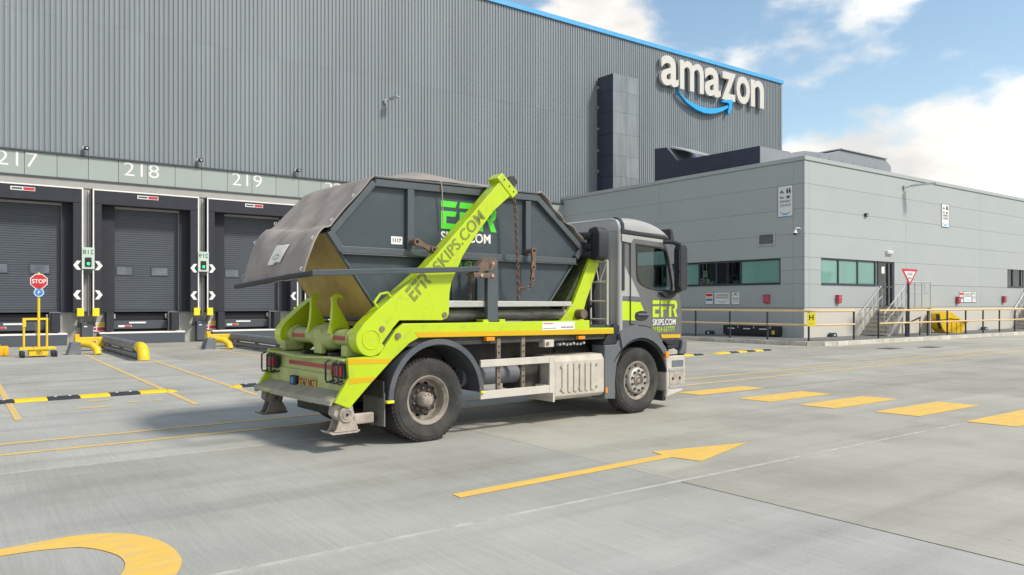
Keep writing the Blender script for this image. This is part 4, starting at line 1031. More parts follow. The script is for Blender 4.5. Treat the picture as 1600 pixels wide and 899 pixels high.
B(-.98, -.90, 1.0, 1.22, 1.10, 1.42).build('hub_lug', 'shaded_dusty_green', tk, .02)
HK = [(-.97, 1.36), (-.66, 1.36), (-.68, 1.46), (-.76, 1.60), (-.835, 1.72), (-.855, 1.80), (-.82, 1.825), (-.79, 1.80), (-.765, 1.81), (-.78, 1.855), (-.86, 1.875), (-.92, 1.83), (-.915, 1.70), (-.93, 1.52)]
for y in (.80, 1.42): PR(HK, y, y + .06).build('tipping_hook', 'truck_green', tk, .01)
for y in (.24, 2.05): B(-1.02, -.72, y, y + .14, 1.10, 1.24).build('pivot_block', 'shaded_dusty_green', tk, .02)

# rear beam, lights, plate
PR([(-1.045, 1.055), (-1.055, .89), (-1.085, .87), (-1.095, .685), (-1.04, .66), (-.92, .8), (-.90, 1.055)], .072, W - .062, 'y').build('rear_beam', 'shaded_dusty_green', tk, .006)
sh_ = PR([(-1.097, .70), (-1.30, .612), (-1.315, .555), (-1.28, .55), (-1.27, .585), (-1.05, .66)], .075, W - .03, 'y').build('rear_shelf', 'shelf_dust', tk, .006)
B(-1.305, -1.262, .55, 1.85, .545, .565).build('shelf_lip', 'shaded_dusty_green', sh_)
PR([(-1.11, .70), (-1.30, .60), (-1.29, .52), (-1.09, .55)], W - .03, W + .03).build('shelf_cheek', 'shelf_dust', sh_, .006)
tp = MB(); tp.grid(lambda u, v: (-1.15 + .45 * u, .062 + (W - .124) * v, 1.085 + .012 * math.sin(v * 9) - .02 * u), 4, 24); o = tp.build('top_plate', 'shaded_dusty_green', tk, smooth=60)
sd = o.modifiers.new('thick', 'SOLIDIFY'); sd.thickness = .03
B(-1.062, -1.046, .50, 1.80, .935, .985).build('red_reflector', 'reflector_red', tk)
B(-1.30, -1.23, .35, .72, .545, .60).build('step_tread', 'shaded_dusty_green', tk, .01); B(-1.31, -1.23, 1.85, 2.2, .55, .61).build('step_tread', 'shaded_dusty_green', tk, .01)
np_ = B(-1.112, -1.10, .87, 1.37, .685, .795).build('number_plate', 'plate_yellow', tk, .003)
text('YD67 NKT', .125, 'ink', np_, (-1.1135, 1.12, .698), RX, align='CENTER', bold=.012, sx=.78)
dl = B(-1.15, -1.09, 1.40, 1.58, .68, .80).build('plate_lamp', 'ink', tk, .01); B(-1.155, -1.151, 1.45, 1.53, .70, .78).build('lens', 'sign_blue', dl)
for y0, y1 in ((.07, .36), (W - .36, W - .07)):
    r = B(-1.15, -1.08, y0, y1, .86, 1.03).build('rear_lamp', 'ink', tk, .012)
    for i, mt in enumerate(('lens_red', 'reflector_red')):
        q = y0 + .02 + .13 * i
        B(-1.17, -1.151, q, q + .12, .885, 1.005).build('lens', mt, r, .006)
    cg = MB()
    for q in (y0 - .01, y0 + .13, y1 + .03):
        cg.tube([(-1.09, q, .82), (-1.20, q, .80), (-1.21, q, .84), (-1.21, q, 1.04), (-1.16, q, 1.065)], .012, 6)
    cg.tube([(-1.205, y0 - .01, .81), (-1.205, y1, .81)], .012, 6); cg.build('lamp_guard', 'ink', r, smooth=40)
# stabiliser feet
def stabiliser(y, mt):
    f = PR([(-1.24, .57), (-1.02, .57), (-1.0, .46), (-1.05, .39), (-1.18, .37), (-1.26, .44)], y + .04, y + .20).build('stabiliser', mt, tk, .012)
    MB().cyl((-1.11, y + .0, .445), (-1.11, y + .24, .445), .095, seg=28).build('roller', mt, f, .01, smooth=40)
    MB().tube([(-1.11 + .055 * math.cos(t * math.pi / 8), y - .002, .445 + .055 * math.sin(t * math.pi / 8)) for t in range(16)], .008, 6, True).build('roller_ring', mt, f, smooth=40)
    MB().cyl((-1.11, y - .012, .445), (-1.11, y + .0, .445), .018, seg=10).build('hub_bolt', 'ink', f)
    for q in (.02, .19): PR([(-1.27, .245), (-1.24, .27), (-1.19, .40), (-1.03, .40), (-.96, .29), (-.955, .245)], y + q, y + q + .025).build('foot_web', mt, f, .004)
    PR([(-1.33, .245), (-1.29, .222), (-.98, .222), (-.945, .24), (-.945, .255), (-.99, .24), (-1.28, .24), (-1.33, .262)], y - .005, y + .245).build('foot_plate', mt, f, .004)
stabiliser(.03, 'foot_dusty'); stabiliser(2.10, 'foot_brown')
B(-1.0, -.70, .80, 1.25, .42, .62).build('tow_bracket', 'chassis', tk, .03)
B(-.98, -.70, .12, .17, .30, .43).build('underrun_bracket', 'foot_dusty', tk, .02); B(-.72, -.66, .162, W - .1, .26, .38).build('underrun_bar', 'chassis', tk, .02)

# wheels
def tyre_mesh():
    p = [(.30, .05), (.315, .028), (.335, .026), (.36, .010), (.43, .0), (.455, .003), (.46, .010), (.495, .014), (.513, .03), (.524, .055)]
    for a in (.09, .15, .20): p += [(.525, a - .008), (.508, a - .006), (.508, a + .006), (.525, a + .008)]
    p += [(.524, .245), (.513, .27), (.49, .286), (.43, .30), (.36, .29), (.335, .274), (.30, .25)]
    return MB().lathe(p, (0, 0, 0), 72).mesh('tyre', 'tyre', 40)
TY = tyre_mesh()
lug = MB()      # tread blocks across both shoulders
for i in range(60):
    t = 2 * math.pi * i / 60; ca, sa = math.cos(t), math.sin(t)
    for a, b in ((.035, .075), (.225, .265)):
        for (r0, r1, w) in ((.505, .530, .018),):
            vs_ = []
            for rr in (r0, r1):
                for yy in (a, b):
                    for ww in (-w, w): vs_.append((rr * ca - ww * sa, yy, rr * sa + ww * ca))
            lug.add(vs_, [(0, 1, 3, 2), (4, 6, 7, 5), (0, 4, 5, 1), (2, 3, 7, 6), (0, 2, 6, 4), (1, 5, 7, 3)])
LUG = lug.mesh('tread_blocks', 'tyre')
def tread(w): tag(obj('tread_blocks', LUG, w), None, kind='stuff')
def disc_holes(r_out, r_in, hr, n, hx, y0, y1, ph=0):
    o = [(r_out * math.cos(2 * math.pi * i / 48), r_out * math.sin(2 * math.pi * i / 48)) for i in range(48)]
    hs_ = []
    for k in range(n):
        t = 2 * math.pi * k / n + ph
        cx, cz = hr * math.cos(t), hr * math.sin(t)
        hs_.append([(cx + hx[0] * math.cos(q) * math.cos(t) - hx[1] * math.sin(q) * math.sin(t), cz + hx[0] * math.cos(q) * math.sin(t) + hx[1] * math.sin(q) * math.cos(t)) for q in (2 * math.pi * j / 12 for j in range(12))])
    return PR(o, y0, y1, 'y', hs_)
def rear_wheel(y, sgn):
    w = bpy.data.objects.new('wheel', TY); C.objects.link(w); w.parent = tk
    w.location = (0.02, y, .525)
    if sgn > 0: w.rotation_euler = (0, 0, math.pi)
    tread(w)
    MB().lathe([(.312, .03), (.318, .045), (.30, .06), (.285, .075), (.275, .24), (.255, .24), (.262, .07), (.285, .045), (.30, .03)], (0, 0, 0), 48).build('rim', 'wheel_rim', w, smooth=40)
    d = disc_holes(.262, 0, .200, 10, (.028, .036), .185, .198).build('disc', 'wheel_rim', w)
    MB().lathe([(.0, .03), (.070, .03), (.086, .04), (.092, .055), (.095, .19), (.0, .19)], (0, 0, 0), 32).build('hub', 'wheel_rim', d, smooth=40)
    nt = MB()
    for k in range(10):
        t = 2 * math.pi * k / 10 + .3
        nt.cyl((.142 * math.cos(t), .145, .142 * math.sin(t)), (.142 * math.cos(t), .185, .142 * math.sin(t)), .017, seg=6)
        nt.cyl((.074 * math.cos(t), .024, .074 * math.sin(t)), (.074 * math.cos(t), .04, .074 * math.sin(t)), .009, seg=6)
    tag(nt.build('wheel_nuts', 'rust', d), None, kind='stuff')
    iw = obj('inner_tyre', TY, w); iw.location = (0, .335, 0)
    MB().cyl((0, .17, 0), (0, .62, 0), .20, seg=24).build('brake_drum', 'chassis', w)
def front_wheel(y, sgn, steer=0):
    w = bpy.data.objects.new('wheel', TY); C.objects.link(w); w.parent = tk
    w.location = (3.97, y, .522)
    w.rotation_euler = (0, 0, (math.pi if sgn > 0 else 0) + steer); w.scale = (.985, 1, .985)
    tread(w)
    MB().lathe([(.312, .03), (.318, .045), (.30, .055), (.285, .07), (.275, .2), (.255, .2), (.262, .06), (.285, .04), (.30, .03)], (0, 0, 0), 48).build('rim', 'wheel_rim', w, smooth=40)
    d = disc_holes(.268, 0, .238, 10, (.018, .034), .062, .075, .31)
    dd = d.build('disc', 'rim_dark', w)
    MB().lathe([(.21, .06), (.212, .03), (.20, .008), (.19, .002), (.115, .0), (.105, .04), (.0, .04), (.0, .055), (.19, .06)], (0, 0, 0), 48).build('bolt_ring', 'hub_metal', dd, smooth=35)
    nt = MB()
    for k in range(10):
        t = 2 * math.pi * k / 10 + .31
        nt.cyl((.158 * math.cos(t), -.026, .158 * math.sin(t)), (.158 * math.cos(t), .002, .158 * math.sin(t)), .020, .023, 6)
    tag(nt.build('wheel_nuts', 'chassis', dd), None, kind='stuff')
    MB().lathe([(.0, -.005), (.05, -.005), (.075, .005), (.085, .03), (.0, .03)], (0, 0, 0), 28).build('hub', 'wheel_rim', dd, smooth=40)
    nt = MB()
    for k in range(8):
        t = 2 * math.pi * k / 8
        nt.cyl((.05 * math.cos(t), -.016, .05 * math.sin(t)), (.05 * math.cos(t), -.004, .05 * math.sin(t)), .011, seg=6)
    tag(nt.build('hub_bolts', 'chassis', dd), None, kind='stuff')
    MB().cyl((0, .08, 0), (0, .3, 0), .20, seg=24).build('brake_drum', 'chassis', w)
rear_wheel(0.0, -1); rear_wheel(W, 1); front_wheel(0.0, -1); front_wheel(W, 1)

# mudguards, flap, side guards, tanks
def mudguard(y0, y1, lip):
    o_ = arc(.14, .57, .71, 181, 0, 36); i_ = arc(.14, .57, .675, 0, 181, 36)
    g = PR(o_ + i_, y0, y1).build('mudguard', 'mudguard', tk, smooth=35)
    PR(arc(.14, .57, .725, 181, 0, 36) + arc(.14, .57, .655, 0, 181, 36), lip, lip + .035).build('lip', 'mudguard', g, .008, smooth=35)
    B(-.61, -.51, lip - .01, lip + .05, .535, .57).build('end_clip', 'bright_yellow', g, .006); B(.81, .88, lip - .01, lip + .05, .555, .585).build('end_clip', 'bright_yellow', g, .006)
mudguard(.0, .62, -.025); mudguard(W - .62, W, W - .01)
for y in (.03, W - .55): B(-.62, -.60, y, y + .52, .25, .66).build('mud_flap', 'flap_rubber', tk, .004)
B(-.64, -.62, .02, W - .02, .60, .80).build('flap_bar', 'chassis', tk)
for y, s in ((0.0, 0), (W - .04, 1)):
    B(.83, 2.064, y, y + .035, .895, .993).build('guard_rail', 'guard_cream', tk, .006)
    B(.828, 2.064, y, y + .035, .468, .578).build('guard_rail', 'guard_cream', tk, .006)
    B(2.066, 2.146, y, y + .035, .46, .992).build('guard_post', 'guard_cream', tk, .006)
for x in (1.143, 1.581):
    p = B(x, x + .065, .05, .09, .57, 1.28).build('drop_post', 'brown_post', tk, .004)
    m = MB()
    for i in range(7): m.cyl((x + .032, .042, .65 + .085 * i), (x + .032, .0505, .65 + .085 * i), .012, seg=8)
    m.build('bolt_holes', 'ink', p)
MB().cyl((.75, .42, .75), (1.95, .42, .75), .145, seg=24).build('air_tank', 'grey_pipe', tk, .02, smooth=40)
B(1.75, 2.1, .25, .7, .5, .98).build('battery_box', 'chassis', tk, .02)
tn = [(0.06, .345), (.0, .40), (-.0, .90), (.05, .985), (.62, 1.0), (.66, .95), (.66, .38), (.60, .34)]
tank = PR(tn, 2.165, 3.19, 'x').build('fuel_tank', 'tank_cream', tk, .015, smooth=30)
for i in range(6):
    x = 2.30 + .118 * i
    PR([(x, .46), (x + .02, .45), (x + .055, .45), (x + .075, .46), (x + .075, .86), (x + .055, .875), (x + .02, .875), (x, .86)], -.018, -.0005).build('tank_rib', 'tank_cream', tank, .010, 2)
for x in (2.29, 2.66, 3.02):
    for z in (.50, .83): MB().cyl((x, -.022, z), (x, -.0, z), .018, seg=10).build('tank_bolt', 'hub_metal', tank)
B(2.13, 2.164, .0, .6, .33, .97).build('tank_end', 'guard_cream', tk)
PR([(2.0, .58), (2.16, .58), (2.16, .42), (2.12, .41)], .05, .5).build('tank_bracket', 'guard_cream', tk)

# lifting ram, tread cover, post and sheeting arm
MB().cyl((.32, .32, 1.585), (2.55, .32, 1.585), .085, seg=24).build('lift_ram', 'ram_steel', tk, smooth=40)
MB().tube([(2.45, .32, 1.585), (2.62, .30, 1.60), (2.84, .26, 1.60)], [.085, .06, .05], 14).build('ram_eye', 'ram_steel', tk, smooth=40)
MB().cyl((2.84, .08, 1.585), (2.84, .30, 1.585), .075, seg=20).build('ram_pin', 'rust', tk, .01, smooth=40)
PR([(.33, 1.695), (2.55, 1.705), (2.62, 1.70), (2.60, 1.775), (.33, 1.785)], .10, .50).build('tread_cover', 'tread_plate', tk, .01)
for x in (.9, 1.18): B(x, x + .10, .04, .20, 1.49, 1.53).build('post_foot', 'truck_green', tk, .006)
B(.975, 1.155, .04, .12, 1.50, 2.33).build('sheet_post', 'skip_frame', tk, .008)
sa_ = PR([(-1.62, 2.055), (-1.62, 2.12), (-.6, 2.168), (.72, 2.232), (.72, 2.165), (-.6, 2.10)], -.13, -.075).build('sheeting_arm', 'arm_steel', tk, .006)
MB().tube([(-1.60, -.12, 2.085), (-1.62, .5, 2.06), (-1.64, 1.4, 2.01), (-1.64, 2.18, 1.97)], .032, 8).build('sheeting_bar', 'ink', tk, smooth=40)
PR([(.60, 2.14), (.66, 2.18), (.80, 2.33), (.99, 2.36), (1.05, 2.30), (.98, 2.20), (.80, 2.16), (.70, 2.10), (.62, 2.10)], -.10, .03).build('pivot_bracket', 'rust', tk, .015)
B(.62, .98, -.13, -.10, 2.08, 2.15).build('clamp_plate', 'rust', tk, .01)
for x, z in ((.74, 2.115), (.92, 2.115), (.93, 2.28)): MB().cyl((x, -.145, z), (x, -.13, z), .022, seg=8).build('bolt', 'foot_dusty', tk)
# sloping headboard behind the cab
PR([(2.46, 1.50), (3.16, 2.52), (3.22, 2.50), (2.56, 1.50)], .30, W - .30).build('headboard', 'dark_mesh', tk)
PR([(2.45, 1.45), (2.98, 1.45), (2.98, 1.66), (3.02, 1.78), (3.30, 2.36), (3.28, 2.43), (3.17, 2.54), (3.12, 2.46), (2.74, 1.74), (2.60, 1.60)], .22, .29).build('headboard_frame', 'truck_green', tk, .01)
PR([(2.45, 1.45), (2.98, 1.45), (2.98, 1.66), (3.30, 2.36), (3.12, 2.46), (2.74, 1.74)], W - .29, W - .22).build('headboard_frame', 'truck_green', tk, .01)
for i in range(4): MB().tube([(2.95 + .09 * i, .35, 1.45), (2.98 + .06 * i, .30, 1.62 + .05 * i), (3.10 + .06 * i, .34, 1.72), (3.22, .45 + .05 * i, 1.5)], .016, 6).build('hose', 'ink', tk, smooth=40)
# access ladder, intake stack, catwalk gear
ld = MB()
for y in (.04, .40): ld.tube([(3.30, y, 1.42), (3.30, y, 2.40)], .020, 6)
for z in (1.5, 1.78, 2.08, 2.40): ld.tube([(3.30, .04, z), (3.30, .40, z)], .018, 6)
ld.tube([(3.31, .08, 2.36), (3.31, .20, 2.1)], .010, 6); ld.tube([(3.31, .30, 2.36), (3.31, .24, 2.1)], .010, 6)
ld.build('ladder', 'guard_cream', tk, smooth=40)
PR([(.02, 2.44), (.0, 2.50), (.0, 2.82), (.04, 2.90), (.12, 2.92), (.22, 2.90), (.28, 2.80), (.28, 2.50), (.22, 2.43), (.1, 2.40)], 3.08, 3.29, 'x').build('air_intake', 'black_plastic', tk, .03, 3, smooth=40)
for z in (2.78, 2.62, 2.50): MB().tube([(3.1, .16, z), (2.98, .6, z + .02), (2.96, 1.4, z + .02)], .06, 12).build('intake_pipe', 'black_plastic', tk, smooth=40)
B(3.36, 3.52, .10, W - .1, .95, 1.42).build('catwalk', 'chassis', tk, .01)
for y in (.5, .75, 1.0): MB().tube([(3.48, y, 1.45), (3.50, y + .05, 1.9), (3.52, y - .05, 2.3)], .02, 6).build('air_line', 'ink', tk, smooth=40)

# ------------------------------------------------------------------ cab
CP = [(3.58, 1.12), (3.58, 1.44), (3.585, 2.90), (4.70, 2.88), (4.79, 2.62), (4.93, 2.02), (5.06, 1.86), (5.10, 1.50), (5.09, 1.14)] + arc(4.0, .50, .74, 58, 122, 12)
WIN = [(3.931, 2.679), (4.507, 2.650), (4.62, 2.625), (4.673, 2.583), (4.822, 2.037), (4.815, 1.985), (4.78, 1.965), (4.427, 1.966), (4.20, 2.0), (4.06, 2.046), (3.97, 2.11), (3.945, 2.197)]
def grow(poly, k):
    cx = sum(p[0] for p in poly) / len(poly); cz = sum(p[1] for p in poly) / len(poly)
    return [(cx + (x - cx) * k, cz + (z - cz) * k) for x, z in poly]
def cab_side(y, s):
    """s = +1 : inside lies towards +y"""
    q = (lambda a, b: (y + a, y + b)) if s > 0 else (lambda a, b: (y - b, y - a))
    sp = PR(CP, *q(.03, .08), 'y', [grow(WIN, 1.03)]).build('cab_side', 'cab_grey', tk, .010)
    DP = [(3.80, 1.43), (3.80, 2.80), (4.60, 2.785), (4.71, 2.62), (4.885, 2.02), (5.0, 1.87), (5.04, 1.50), (5.03, 1.17), (4.60, 1.17)] + arc(4.0, .50, .90, 48, 88, 8) + [(3.86, 1.42)]
    d = PR(DP, *q(.006, .03), 'y', [WIN]).build('door', 'cab_grey', tk, .012)
    PR(grow(WIN, 1.045), *q(-.004, .0055), 'y', [grow(WIN, .975)]).build('window_seal', 'black_plastic', d, .003, 1)
    PR(grow(WIN, .99), *q(.012, .018)).build('window_glass', 'cab_glass', d)
    h = PR(arc(4.05, 1.55, .165, 0, 360, 24)[:-1], *q(-.006, .0055)); h.v = [(4.05 + (x - 4.05) * 1.0, yy, 1.55 + (z - 1.55) * .47) for x, yy, z in h.v]
    h.build('handle_recess', 'black_plastic', d, .004, 1)
    B(3.93, 4.18, *q(-.035, -.008), 1.555, 1.585).build('door_handle', 'cab_panel', d, .008)
    PR([(3.585, 2.91), (4.72, 2.845), (4.74, 2.80), (4.74, 2.775), (4.70, 2.80), (3.585, 2.845)], *q(.0, .05)).build('drip_moulding', 'black_plastic', tk, .006)
    # wheel arch
    aa = arc(4.0, .50, .92, 122, 96, 8) + arc(4.0, .5, .88, 92, 60, 10) + arc(4.0, .5, .80, 48, 36, 4) + arc(4.0, .50, .70, 36, 128, 28)
    PR(aa, *q(-.03, .35)).build('wheel_arch', 'cab_panel', tk, .012, smooth=30)
    PR(arc(4.0, .5, .69, 10, 150, 24) + arc(4.0, .5, .66, 150, 10, 24), *q(.0, .5)).build('arch_liner', 'ink', tk, smooth=30)
    PR([(3.20, 1.11), (3.46, 1.11), (3.50, 1.17), (3.62, 1.22), (3.56, .98), (3.47, .80), (3.43, .55), (3.44, .27), (3.20, .29)], *q(.0, .28)).build('step_panel', 'cab_panel', tk, .012)
    B(3.21, 3.25, *q(-.012, .0), .38, .46).build('side_marker', 'amber', tk)
    return d
nd = cab_side(0.0, 1); cab_side(W, -1)
PR([(3.20, 1.115), (3.55, 1.115), (3.57, 1.40), (3.46, 1.42), (3.30, 1.27)], .03, .3).build('step_cover', 'ink', tk, .01)
# decals on the near door
Yd = .0045
def decal(nm, poly, mat, y=Yd, par=tk): return PR(poly, y - .0015, y).build(nm, mat, par)
decal('green_decal', [(3.802, 1.775), (4.023, 1.765), (4.11, 1.625), (4.02, 1.63), (3.90, 1.60), (3.89, 1.50), (3.909, 1.475), (3.802, 1.478)], 'decal_green', Yd, nd)
decal('white_decal', [(3.802, 1.86), (4.008, 1.85), (3.802, 2.16)], 'cab_white', Yd, nd)
decal('green_decal', [(3.584, 1.785), (3.795, 1.778), (3.795, 1.478), (3.584, 1.485)], 'decal_green', .0285)
decal('white_decal', [(3.586, 1.86), (3.795, 1.86), (3.795, 2.17), (3.60, 2.45), (3.586, 2.45)], 'cab_white', .0285)
decal('white_decal', [(3.59, 2.83), (4.58, 2.79), (4.58, 2.74), (3.86, 2.77), (3.80, 2.70), (3.59, 2.72)], 'cab_white', Yd)
decal('yellow_strip', [(4.55, 1.178), (5.03, 1.172), (5.03, 1.23), (4.52, 1.237)], 'reflector_yellow', Yd, nd)
efr(.63, .275, 'decal_green', nd, (4.318, .0015, 1.522))
text('SKIPS.COM', .142, 'decal_white', nd, (4.318, .0035, 1.392), bold=.006, sx=.86)
text('01924 637777', .118, 'decal_green', nd, (4.318, .0035, 1.282), bold=.004, sx=.82)
# cab shell
B(3.56, 3.60, .08, W - .08, 1.30, 2.93).build('cab_back', 'cab_back', tk, .01)
MB().cyl((3.60, .075, 1.30), (3.60, .075, 2.90), .055, seg=16).build('cab_corner', 'cab_white', tk, smooth=40); MB().cyl((3.60, W - .075, 1.30), (3.60, W - .075, 2.90), .055, seg=16).build('cab_corner', 'cab_white', tk, smooth=40)
for y in (.18, .42, .9, 1.4, 1.9, 2.2): B(3.545, 3.56, y, y + .07, 1.36, 2.86).build('back_rib', 'cab_back', tk, .006)
m = MB()
st = [(3.545, 3.06), (3.60, 3.10), (3.90, 3.125), (4.20, 3.11), (4.45, 3.06), (4.64, 3.0), (4.78, 2.92), (4.84, 2.84)]
cs = [(.035, 0), (.037, .35), (.06, .68), (.11, .90), (.22, 1.0), (.7, 1.05), (W / 2, 1.06)]
cs = cs + [(W - y, k) for y, k in cs[-2::-1]]
def roof(u, v):
    i = min(int(u * (len(st) - 1) + 1e-6), len(st) - 1); j = min(int(v * (len(cs) - 1) + 1e-6), len(cs) - 1)
    x, zt = st[i]; y, k = cs[j]
    zb = 2.905 - .055 * max(0, (x - 3.585)) / 1.15
    inset = .04 * max(0, (x - 4.45) / .38) ** 2
    return (x - .03 * (abs(y - W / 2) / (W / 2)) ** 4 * (1 if x > 4.5 else 0), y + (inset if y < W / 2 else -inset) * (1 - k * .3), zb + max(zt - zb, .0) * k)
rg = m.grid(roof, len(st) - 1, len(cs) - 1); ro = m.build('cab_roof', 'cab_white', tk, smooth=60)
ss = ro.modifiers.new('sub', 'SUBSURF'); ss.levels = 1; ss.render_levels = 2
PR([(.04, 2.93), (.05, 3.00), (.10, 3.06), (.20, 3.085), (W - .20, 3.085), (W - .10, 3.06), (W - .05, 3.0), (W - .04, 2.93), (W - .04, 2.88), (.04, 2.88)], 3.55, 3.60, 'x').build('roof_back', 'cab_back', tk, .01)
PR([(.022, 2.90), (.03, 3.0), (.09, 3.08), (.2, 3.115), (.2, 3.10), (.10, 3.06), (.05, 2.99), (.045, 2.90)], 3.60, 3.67, 'x').build('roof_moulding', 'black_plastic', tk)
B(3.60, 3.665, .012, .031, 1.95, 2.90).build('pillar_strip', 'black_plastic', tk, .004)
B(3.6, 5.0, .09, W - .09, 1.25, 1.32).build('cab_floor', 'black_plastic', tk)
PR([(4.93, 1.10), (5.10, 1.10), (5.16, 1.3), (5.15, 1.7), (5.07, 1.88), (4.9, 1.92)], .10, W - .10).build('front_panel', 'cab_grey', tk, .04, 3)
PR([(5.02, 1.90), (5.04, 1.92), (4.76, 2.87), (4.73, 2.86)], .12, W - .12).build('windscreen', 'cab_glass', tk)
for y in (.085, W - .125): PR([(4.97, 1.95), (5.03, 1.90), (4.78, 2.87), (4.72, 2.86)], y, y + .04).build('pillar', 'cab_grey', tk, .02)
PR([(4.84, 2.74), (4.93, 2.74), (4.95, 2.82), (4.90, 3.0), (4.84, 2.99)], .06, W - .06).build('sun_visor', 'black_plastic', tk, .02)
B(4.55, 4.95, .12, W - .12, 1.5, 1.84).build('dashboard', 'seat_cloth', tk, .04)
for y in (.35, 1.55):
    PR([(3.78, 1.70), (4.28, 1.68), (4.32, 1.80), (3.98, 1.84), (3.90, 2.45), (3.86, 2.62), (3.76, 2.60), (3.74, 1.9)], y, y + .50).build('seat', 'seat_cloth', tk, .03)
MB().tube([(4.47 + .06 * math.sin(t * math.pi / 10), .60 + .21 * math.cos(t * math.pi / 10), 2.02 + .20 * math.sin(t * math.pi / 10)) for t in range(20)], .018, 8, True).build('steering_wheel', 'black_plastic', tk, smooth=40)
B(3.605, 3.66, .085, W - .085, 1.33, 2.88).build('cab_lining', 'cab_lining', tk); B(3.67, 4.7, .09, W - .09, 2.70, 2.86).build('cab_lining', 'cab_lining', tk); B(4.71, 4.78, .10, W - .1, 2.62, 2.84).build('sun_blind', 'cab_lining', tk)
B(4.10, 4.34, W - .2, W - .16, 2.36, 2.44).build('cab_sticker', 'bright_yellow', tk)
# mirrors
mr_ = PR([(4.69, 1.98), (4.72, 1.95), (4.84, 1.96), (4.88, 2.02), (4.88, 2.62), (4.84, 2.70), (4.72, 2.70), (4.69, 2.64)], -.27, -.13).build('mirror', 'black_plastic', tk, .03, 3)
B(4.676, 4.686, -.255, -.145, 2.28, 2.62).build('mirror_pane', 'mirror_glass', mr_); B(4.676, 4.686, -.255, -.145, 2.02, 2.24).build('mirror_pane', 'mirror_glass', mr_)
m = MB(); m.tube([(4.60, .02, 2.76), (4.70, -.10, 2.75), (4.76, -.21, 2.70)], .035, 8); m.tube([(4.66, .02, 1.92), (4.72, -.10, 1.92), (4.76, -.21, 1.97)], .035, 8); m.build('mirror_arm', 'black_plastic', mr_, smooth=40)
PR([(4.45, 1.93), (4.82, 1.92), (4.84, 1.88), (4.74, 1.83), (4.58, 1.85)], -.06, .01).build('mirror_bracket', 'black_plastic', tk, .01)
# bumper and lamps
bp_ = PR([(4.62, .88), (4.66, .80), (4.68, .30), (4.66, .19), (4.74, .22), (5.08, .28), (5.15, .34), (5.17, .60), (5.15, .88)], .0, W).build('bumper', 'guard_cream', tk, .03, 3)
for z in (.34, .62): B(4.72, 5.12, -.014, .0, z, z + .05).build('bumper_louvre', 'cab_white', bp_, .004)
B(4.73, 5.12, -.006, .0, .395, .615).build('step_well', 'foot_dusty', bp_, .004); B(4.80, 5.10, -.008, .0, .69, .80).build('step_well', 'grey_pipe', bp_, .004)
for x in (4.82, 5.0): MB().cyl((x, -.012, .50), (x, -.006, .50), .025, seg=10).build('drain_hole', 'ink', bp_)
PR([(4.68, .90), (4.95, .90), (4.95, .965), (4.86, 1.0), (4.73, .985)], -.005, .3).build('headlamp', 'hub_metal', tk, .012)
PR([(4.70, 1.003), (4.98, 1.003), (4.98, 1.06), (4.70, 1.06)], .0, .28).build('lamp_surround', 'ink', tk, .01)
B(4.615, 4.70, -.03, .05, .86, .955).build('indicator', 'amber', tk, .012)
PR([(4.98, .90), (5.17, .90), (5.19, 1.13), (5.06, 1.135), (5.04, 1.0)], -.02, .25).build('corner_deflector', 'cab_panel', tk, .02)
PR([(4.72, 1.07), (5.02, 1.05), (5.03, 1.135), (4.62, 1.14)], .02, .2).build('corner_gap', 'ink', tk)
PR([(5.175, .30), (5.20, .34), (5.20, 1.08), (5.175, 1.12)], .05, W - .05).build('grille', 'cab_panel', tk, .01)
B(4.62, 4.70, .05, .30, .14, .30).build('spray_flap', 'ink', tk)
# ================================================================== SKIP ON THE TRUCK
def at_truck(x, y, z):
    v = Matrix.Rotation(TRA, 3, 'Z') @ Vector((x, y, 0)); return (TRX + v.x, TRY + v.y, z)
SO = Vector((.9, 1.21, 1.52))
sk = thing('skip', 'large dark grey steel skip with green and white lettering loaded on the truck', 'skip', at_truck(*SO), TRA)
def SB(m): m.v = [(x - SO.x, y - SO.y, z - SO.z) for x, y, z in m.v]; return m
SY0, SY1 = .36, 2.06
SK = [(-.59, 3.30), (-1.22, 2.59), (-.47, 1.56), (-.40, 1.52), (2.15, 1.52), (2.22, 1.56), (3.08, 2.60), (2.12, 3.34)]
SB(PR(SK, SY0, SY0 + .03)).build('side_panel', 'skip_grey', sk); SB(PR(SK, SY1 - .03, SY1)).build('side_panel', 'skip_grey', sk)
def slab(p0, p1, t, y0, y1):
    d = Vector((p1[0] - p0[0], p1[1] - p0[1])).normalized(); n = Vector((-d.y, d.x)) * t
    return PR([p0, p1, (p1[0] + n.x, p1[1] + n.y), (p0[0] + n.x, p0[1] + n.y)], y0, y1)
a, b = SY0 + .031, SY1 - .031
SB(slab((-1.22, 2.59), (-.47, 1.56), .03, a, b)).build('end_panel', 'skip_olive', sk)
SB(slab((2.22, 1.56), (3.08, 2.60), .03, a, b)).build('end_panel', 'skip_grey', sk)
SB(slab((-.59, 3.30), (-1.20, 2.61), .03, a, b)).build('end_panel', 'skip_grey', sk)
SB(slab((3.06, 2.62), (2.12, 3.34), .03, a, b)).build('end_panel', 'skip_grey', sk)
SB(B(-.45, 2.2, a, b, 1.525, 1.56)).build('floor', 'skip_grey', sk)
for x in (-.38, -.2, -.05): SB(B(x, x + .06, .55, 1.9, 1.44, 1.515)).build('runner', 'skip_olive', sk, .006)
def bar(nm, p0, p1, w, y0=.295, y1=.359, mat='skip_frame', off=0.0):
    """steel flange along p0-p1, w wide towards its left-hand side"""
    o = SB(slab(p0, p1, w, y0 + off, y1)).build(nm, mat, sk, .006); return o
bar('top_rail', (2.10, 3.34), (-.585, 3.30), .095)
bar('top_flange', (2.11, 3.345), (-.585, 3.305), -.025, .28, .42)
bar('corner_rail', (-.62, 3.275), (-1.19, 2.63), .075, off=.002)
